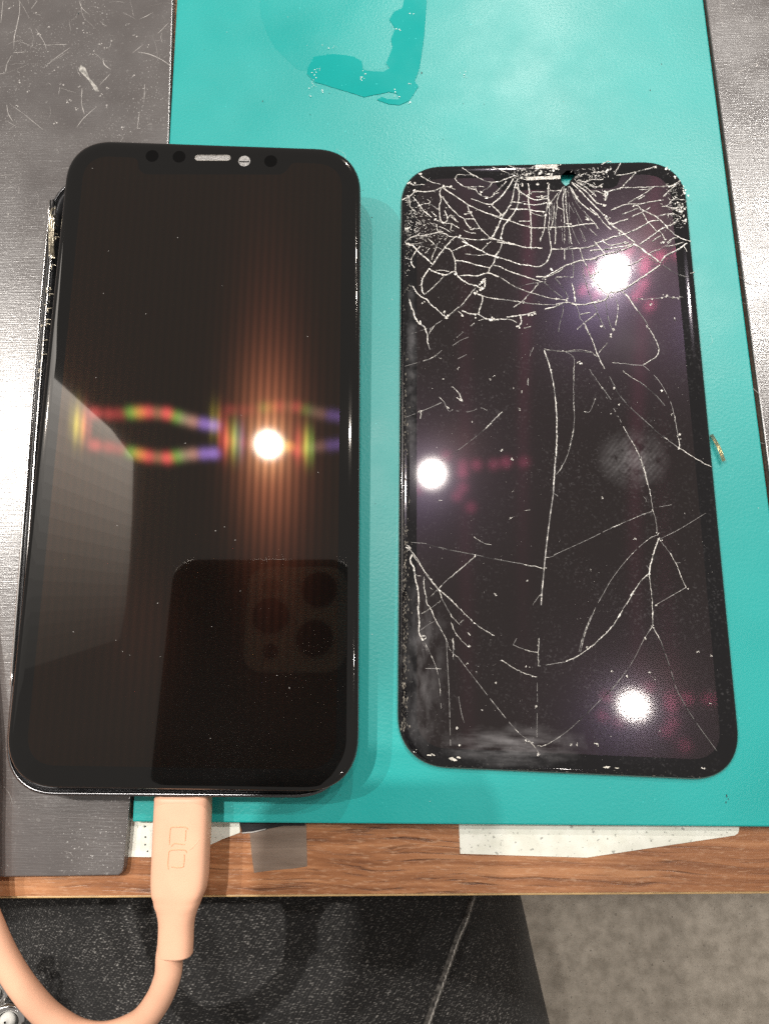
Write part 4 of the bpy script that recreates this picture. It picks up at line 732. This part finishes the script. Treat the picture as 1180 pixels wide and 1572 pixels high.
    for k in range(46):
        x, y = rnd.uniform(-4.2, 4.2), rnd.uniform(67.2, 70.4); r = rnd.uniform(.12, .42); a = rnd.random()*6.28; n_ = rnd.randint(3, 5)
        (br_ if rnd.random() < .7 else dk_).append(([(x+r*math.cos(a+6.28*i/n_)*rnd.uniform(.5, 1.3), y+r*.7*math.sin(a+6.28*i/n_)*rnd.uniform(.5, 1.2), ZG+.06+rnd.uniform(0, .12)) for i in range(n_)], [tuple(range(n_))]))
    return br_, fa_, dk_
b_, f_, d_ = crack_mesh()
tag(mesh('bright_cracks', *merge(b_), M_SHARD, bs), kind='stuff')
tag(mesh('faint_cracks', *merge(f_), M_HAIR, bs), kind='stuff')
tag(mesh('dark_cracks_and_shadows', *merge(d_), M_GAP_SHADOW, bs), kind='stuff')
sp = []
for k in range(1000):
    x, y = rnd.uniform(-33, 33), rnd.uniform(-69, 50)
    if noise.noise(Vector((x*.06, y*.06, 2))) < rnd.uniform(-.35, .5): continue
    r = rnd.uniform(.03, .075) if rnd.random() < .93 else rnd.uniform(.08, .16); a = rnd.random()*6.28
    sp.append(([(x+r*math.cos(a+t), y+r*math.sin(a+t)*rnd.uniform(.5, 1.6), ZG+.03) for t in (0, 2.1, 4.2)], [(0, 1, 2)]))
tag(mesh('glass_dust', *merge(sp), M_DUST, bs), kind='stuff')
# old adhesive along the left side and the bottom edge
rp = []
q2 = [Vector(v) for v in Q2]
for k in range(1000):
    t = rnd.random()**1.1
    p = q2[0].lerp(q2[3], .05+.86*t); off_ = abs(rnd.gauss(0, .55))+.55
    if t > .62 and rnd.random() < .75: continue
    if t < .42: off_ += abs(rnd.gauss(0, .35))
    z = .98+min(off_, 1.8)*.18+.03
    r = rnd.uniform(.08, .26); a = rnd.random()*6.28
    rp.append(([(p.x+off_+r*.6*math.cos(a+u)*rnd.uniform(.5, 1.3), p.y+r*1.6*math.sin(a+u)*rnd.uniform(.5, 1.3), z+rnd.uniform(-.03, .09)) for u in (0, 1.6, 3.1, 4.7)], [(0, 1, 2, 3)]))
for k in range(260):
    t = rnd.random(); p = q2[0].lerp(q2[1], .14+.74*t); off_ = abs(rnd.gauss(0, .4))+.35; r = rnd.uniform(.06, .2); a = rnd.random()*6.28
    rp.append(([(p.x+r*1.6*math.cos(a+u)*rnd.uniform(.5, 1.3), p.y+off_+r*.6*math.sin(a+u), 0.98+min(off_, 1.8)*.18+rnd.uniform(.0, .09)) for u in (0, 1.6, 3.1, 4.7)], [(0, 1, 2, 3)]))
tag(mesh('adhesive_residue', *merge(rp), M_RESID, bs), kind='stuff')
gp = []
for (x, y, w_, h_) in ((-23.2, -69.45, 1.5, .6), (-28.2, -68.6, .7, .35), (8.0, -70.4, .9, .3), (-22.6, -69.1, .6, .5), (10, -70.6, .6, .2)):
    for q in range(5):
        cx, cy = x+rnd.gauss(0, w_*.4), y+rnd.gauss(0, h_*.25); a = rnd.random()*6.28
        gp.append(([(cx+w_*.5*math.cos(a+u)*rnd.uniform(.5, 1.1), cy+h_*.5*math.sin(a+u)*rnd.uniform(.5, 1.1), 1.22+rnd.uniform(.02, .2)) for u in (0, 1.2, 2.4, 3.8, 5.1)], [(0, 1, 2, 3, 4)]))
tag(mesh('glue_chunks', *merge(gp), M_CREAM, bs), kind='stuff')

# ------------------------------------------------------------------ peach charging cable
CB = (-47, -29, 0)
cb = empty('charging_cable', CB, 'thick peach silicone charging cable plugged into the left phone', 'cable')
def at_z(x, y, z, zr): k = (CAM_H-z)/(CAM_H-zr); return (x*k, y*k)
rings_ = []
BT = smooth_path([(a[0], a[1], 0) for a in BOOT], 5); BTr = smooth_path([(a[2], a[3], 0) for a in BOOT], 5)
V = []; F = []; n = 40
m_ = len(BT)
prof = [(-.35, .72), (-.25, .9), (0, 1)]
secs = []
for i in range(m_):
    l, r = BT[i], BTr[i]
    c = (l+r)/2; w = (r-l).length/2
    hh = 3.25 if i < m_*.5 else 3.25-.45*min(1, (i-m_*.5)/(m_*.3))
    secs.append((c, w, hh))
axis = (secs[-1][0]-secs[0][0]).normalized()
full = [(secs[0][0]-axis*-.0+axis*0.0, secs[0][1]*.90, secs[0][2]*.82), (secs[0][0]+axis*.12, secs[0][1]*.97, secs[0][2]*.94), (secs[0][0]+axis*.4, secs[0][1], secs[0][2])]+secs[1:-1]+[(secs[-1][0]-axis*.3, secs[-1][1], secs[-1][2]), (secs[-1][0]-axis*.05, secs[-1][1]*.95, secs[-1][2]*.94), (secs[-1][0], secs[-1][1]*.85, secs[-1][2]*.85)]
zc = 3.95
for c, w, hh in full:
    ee = 3.6 if w > 5 else (3.0 if w > 4.2 else 2.5)
    for k in range(n):
        a = 2*math.pi*k/n; co_, si_ = math.cos(a), math.sin(a)
        V.append((c.x+w*math.copysign(abs(co_)**(2/ee), co_), c.y+w*.02*co_, zc+hh*math.copysign(abs(si_)**(2/ee), si_)))
mm_ = len(full)
for i in range(mm_-1):
    for k in range(n): F.append((i*n+k, i*n+(k+1) % n, (i+1)*n+(k+1) % n, (i+1)*n+k))
F += [tuple(range(n)), tuple(range(mm_*n-1, (mm_-1)*n-1, -1))]
bt = mesh('plug_housing', V, F, M_PEACH, cb, True, CB)
em = []
for path in LOGO:
    P = smooth_path([(x, y, zc+3.25+.01) for x, y in path], 5)
    em.append(tube(P, .10, 6))
mesh('scuff', *tube(smooth_path([(-41.9, -36.2, 5.7), (-42.6, -37.3, 6.6), (-43.6, -38.6, 7.0), (-44.4, -39.4, 7.2)], 5), [.02]*2+[.09]*12+[.02]*2, 6), M_PEACH, bt, True, CB)
mesh('emblem', *merge(em), M_PEACHD, bt, True, CB)
ZC = [3.9, 3.3, 1.2, -2, -4, -4, -2.2, 0, 1.5, 2.6, 2.9, 2.9]
cp = []
for (x, y), z in zip(CORD, ZC):
    k = (CAM_H-z)/(CAM_H-3); cp.append((x*k, y*k, z))
cp = [(cp[0][0]+.3, cp[0][1]+3, 3.95)]+cp+[(-93, -15, 2.75), (-103, 20, 2.7), (-125, 60, 2.7), (-142, 120, 2.7)]
mesh('cord', *tube(smooth_path(cp, 8), 2.62, 18), M_PEACH, cb, True, CB)
(px0, py0), (px1, py1) = PLUG
k = (CAM_H-4)/(CAM_H-5)
slab('plug', box(-50.6, -43.9, -30.3, -27.5), 2.8, 5.2, M_PLUG, cb, bevel=.5, off=CB)
slab('plug_collar', box(-49.9, -44.2, -29.95, -29.3), 5.21, 6.2, M_PLUG, cb, bevel=.2, off=CB)

# ------------------------------------------------------------------ person: the lap below the table edge
def blob_tube(path, n=28):
    V = []; F = []
    m = len(path)
    for i, (c, rx, rz) in enumerate(path):
        t = (Vector(path[min(i+1, m-1)][0])-Vector(path[max(i-1, 0)][0])).normalized()
        s = Vector((1, 0, 0)); s = (s-t*s.dot(t)).normalized(); u = s.cross(t)
        for k in range(n):
            a = 2*math.pi*k/n; V.append(Vector(c)+s*rx*math.cos(a)+u*rz*math.sin(a))
    for i in range(m-1):
        for k in range(n): F.append((i*n+k, i*n+(k+1) % n, (i+1)*n+(k+1) % n, (i+1)*n+k))
    F += [tuple(range(n)), tuple(range(m*n-1, (m-1)*n-1, -1))]
    return V, F
def leg(sx):
    X = lambda d: -136+sx*(d+3+136)
    th = [((X(-90), -470, -147), 60, 55), ((X(-70), -380, -133), 104, 90), ((X(-52), -250, -125), 106, 84), ((X(-50), -130, -119), 97, 77), ((X(-58), -60, -116), 88, 73), ((X(-64), 20, -113), 78, 70), ((X(-66), 70, -125), 60, 60)]
    sh = [((X(-66), 40, -107), 50, 40), ((X(-66), 44, -150), 66, 62), ((X(-66), 40, -230), 62, 62), ((X(-66), 30, -330), 64, 66), ((X(-66), 30, -480), 54, 54), ((X(-66), 35, -630), 50, 50), ((X(-66), 35, -655), 48, 48)]
    return [blob_tube(th), blob_tube(sh)]
hips = [((-158, -560, -190), 120, 90), ((-158, -500, -150), 190, 110), ((-158, -430, -140), 195, 100), ((-158, -380, -150), 150, 70)]
waist = [((-158, -520, -160), 150, 90), ((-158, -530, -80), 150, 105), ((-158, -535, 0), 145, 100)]
V, F = merge(leg(1)+leg(-1)+[blob_tube(hips), blob_tube(waist)])
PP = (-158, -300, -700)
tmp = mesh('person_tmp', V, F, M_DENIM, None, True, PP)
rm = tmp.modifiers.new('r', 'REMESH'); rm.mode = 'VOXEL'; rm.voxel_size = .007; rm.use_smooth_shade = True
sm_ = tmp.modifiers.new('s', 'SMOOTH'); sm_.factor = .5; sm_.iterations = 14
sub = tmp.modifiers.new('u', 'SUBSURF'); sub.levels = 1; sub.render_levels = 1
bpy.context.view_layer.update()
dg = bpy.context.evaluated_depsgraph_get()
me = bpy.data.meshes.new_from_object(tmp.evaluated_get(dg))
bpy.data.objects.remove(tmp)
nrm = [v.normal.copy() for v in me.vertices]
for v, vn in zip(me.vertices, nrm):                     # soft creases of the cloth
    p = v.co*1000
    if v.co.z*1000 > 480:
        d = noise.noise(Vector((p.x*.018+p.y*.006, p.y*.011, 1.3)))*2.2+noise.noise(Vector((p.x*.05, p.y*.03-p.x*.02, 4)))*.8
        v.co += vn*(d*S)
me.polygons.foreach_set('use_smooth', [True]*len(me.polygons)); me.update()
pe = bpy.data.objects.new('person', me); pe.location = Vector(PP)*S; C.objects.link(pe)
me.materials.clear(); me.materials.append(M_DENIM)
tag(pe, 'person in faded black jeans sitting at the table, only the lap showing', 'person')
bv = BVHTree.FromPolygons([v.co for v in me.vertices], [tuple(p.vertices) for p in me.polygons])
def on_lap(x, y):
    hit = bv.ray_cast(Vector(((x-PP[0])*S, (y-PP[1])*S, 1.2)), Vector((0, 0, -1)))
    return (hit[0]/S if hit[0] else None), hit[1]
sv = []
for x, y in SEAM:
    q = Vector((x, y, -50))                              # slide along the sight line until it meets the cloth
    for it in range(12):
        h_, n_ = on_lap(q.x, q.y)
        if h_ is None: break
        z = h_.z+PP[2]; k = (CAM_H-z)/(CAM_H+50); q = Vector((x*k, y*k, z))
    sv.append(Vector((q.x, q.y, q.z)))
sv = [sv[0]*2-sv[1]]+sv
sp_ = smooth_path(sv, 14)
r_ = [1.05+.28*noise.noise(Vector((i*.4, 0, 7))) for i in range(len(sp_))]
mesh('side_seam', *tube([p+Vector((0, 0, .35)) for p in sp_], r_, 10, flat=.75), M_SEAM, pe, True, PP)
st = []
for i in range(0, len(sp_)-2, 3):
    d = (sp_[i+1]-sp_[i]).normalized(); s = Vector((-d.y, d.x, 0))
    st.append(tube([sp_[i]+s*.2+Vector((0, 0, 1.15)), sp_[i]+d*.9+s*.45+Vector((0, 0, 1.2)), sp_[i]+d*1.7+s*.2+Vector((0, 0, 1.05))], .26, 6))
tag(mesh('stitching', *merge(st), plain('seam_thread', (.3, .285, .26), .8, var=.4, vscale=800), pe, True, PP), kind='stuff')
for sx in (1, -1):
    x = -158+sx*92
    V, F = blob_tube([((x, -10, -672), 38, 26), ((x, 40, -665), 48, 33), ((x, 110, -674), 50, 25), ((x, 180, -680), 44, 19), ((x, 215, -684), 25, 12)])
    mesh('shoe', V, F, M_SHOE, pe, True, PP)

# ------------------------------------------------------------------ chain bracelet in the near left corner
z_ = -36
KB = (-104, -88, z_)
kc = empty('bracelet', KB, 'shiny silver chain bracelet at the bottom left beside the cable', 'bracelet')
def torus(c, R_, r, tilt, yaw, n=30, k=12):
    V = []; F = []
    m = Matrix.Rotation(yaw, 3, 'Z') @ Matrix.Rotation(tilt, 3, 'X')
    for i in range(n):
        a = 2*math.pi*i/n
        for j in range(k):
            b = 2*math.pi*j/k
            V.append(Vector(c)+m @ Vector(((R_+r*math.cos(b))*math.cos(a), (R_+r*math.cos(b))*math.sin(a), r*math.sin(b))))
    for i in range(n):
        for j in range(k): F.append((i*k+j, ((i+1) % n)*k+j, ((i+1) % n)*k+(j+1) % k, i*k+(j+1) % k))
    return V, F
links = [((-105.4, -84.9), 3.4, .25, 0), ((-100.9, -91.2), 3.3, .3, .9), ((-106.6, -91.5), 3.3, 1.1, .4), ((-96.6, -97.5), 3.3, .5, .9), ((-109.5, -79.8), 3.3, .9, .3), ((-92.8, -103.2), 3.3, .4, 1)]
for (x, y), R_, t_, w_ in links:
    l_ = mesh('link', *torus((x, y, z_), R_, .95, t_, w_), M_CHROME, kc, True, KB)
    V, F = blob_tube([((x, y, z_-1.2), 1.2, 1.2), ((x, y, z_-.4), 2.1, 2.1), ((x, y, z_+.5), 2.0, 2.0), ((x, y, z_+1.1), 1.2, 1.2), ((x, y, z_+1.3), .3, .3)], 16)
    mesh('bead', V, F, M_BEAD, l_, True, KB)

# ------------------------------------------------------------------ the phone that takes the picture: seen mirrored in the left screen
cphone = bpy.data.objects.new('camera_phone', None); C.objects.link(cphone); cphone.empty_display_size = .01
tag(cphone, 'dark phone with three rear lenses, mirrored in the lower half of the left screen', 'smartphone')
cphone.matrix_world = Matrix.Translation((0, 0, CAM_H*S)) @ CAM_R.to_4x4()
M_CB = plain('camera_phone_back', (.13, .115, .11), .3)
M_CG = plain('camera_phone_bump', (.6, .61, .58), .35)
M_LENS = plain('lens_glass', (.002, .002, .003), .12)
M_CF = plain('camera_phone_frame', (.5, .48, .45), .2, 1.0)
cq = [(-93.6, -118), (-15.4, -118), (-15.4, 30.6), (-93.6, 30.6)]
hc = (39.1, 74.3)
def co_(i): return outline(cq, i, 11, hc)
V, F, sm = loops([(co_(.3), 12.5), (co_(0), 12), (co_(0), 5.6), (co_(.3), 5.1)], True, False)
mesh('frame', V, F, M_CF, cphone, sm)
V, F, sm = loops([(co_(.35), 5.3), (co_(.36), 5.05), (co_(.8), 5.0)], False, True)
mesh('back', V, F, M_CB, cphone, sm)
bq = box(-60.3, -18.2, -17.5, 26.8)
def bo_(i): return outline(bq, i, 9.5, (21.05, 22.15))
V, F, sm = loops([(bo_(-.3), 5.05), (bo_(0), 4.0), (bo_(.5), 3.6)], False, True)
bmp = mesh('camera_bump', V, F, M_CG, cphone, sm)
for x, y in ((-49.8, 5.6), (-29.7, 16.7), (-30.9, -3.9)):
    l_ = mesh('lens', *ring(x, y, 2.3, 3.7, 6.6, 7.4), M_BLACKP, bmp, False)
    l_.data.materials[0] = M_BLACKP
    V, F = puck(x, y, 2.6, 3.55, 6.58); mesh('lens_glass', V, F, M_LENS, cphone)
mesh('lidar', *puck(-49, -9.2, 3.3, 3.59, 3.0), M_LENS, bmp)
mesh('flash', *puck(-50.4, 18.0, 3.3, 3.59, 3.4), plain('flash_lens', (.3, .3, .27), .4), bmp)

# ------------------------------------------------------------------ added glowing panel out of view, graded for the left screen's pale wedge
LPO = (-1200, 350, 1812)
lp = empty('added_glow_panel', LPO, 'added overhead glowing panel, put in for the pale wedge mirrored in the left screen', 'added glow panel')
def lit(s):
    m, nt, out = new_mat('added_graded_glow')
    e_ = nd(nt, 'Emission', {0: (1, .93, .85, 1), 1: s}); nt.links.new(e_.outputs[0], out.inputs[0])
    return m
def edge(t):                                             # right-hand border of the added panel, far end (t = 0) to near end (t = 1)
    P = [(-763, 516), (-693, 430), (-687, 260), (-686, 120), (-690, 0), (-700, -90)]
    k = min(int(t*5), 4); f = t*5-k
    return (P[k][0]+(P[k+1][0]-P[k][0])*f, P[k][1]+(P[k+1][1]-P[k][1])*f)
NT = 20
for i in range(NT):
    a, c = edge(i/NT), edge((i+.99)/NT)
    l0, l1 = 1330-1750*i/NT, 1330-1750*(i+.99)/NT
    slab('added_glow_tile', [(-1700, l0), a, c, (-1700, l1)], 1812, 1840, lit(4.6*(1-i/NT)**2.1+.45), lp, off=LPO)
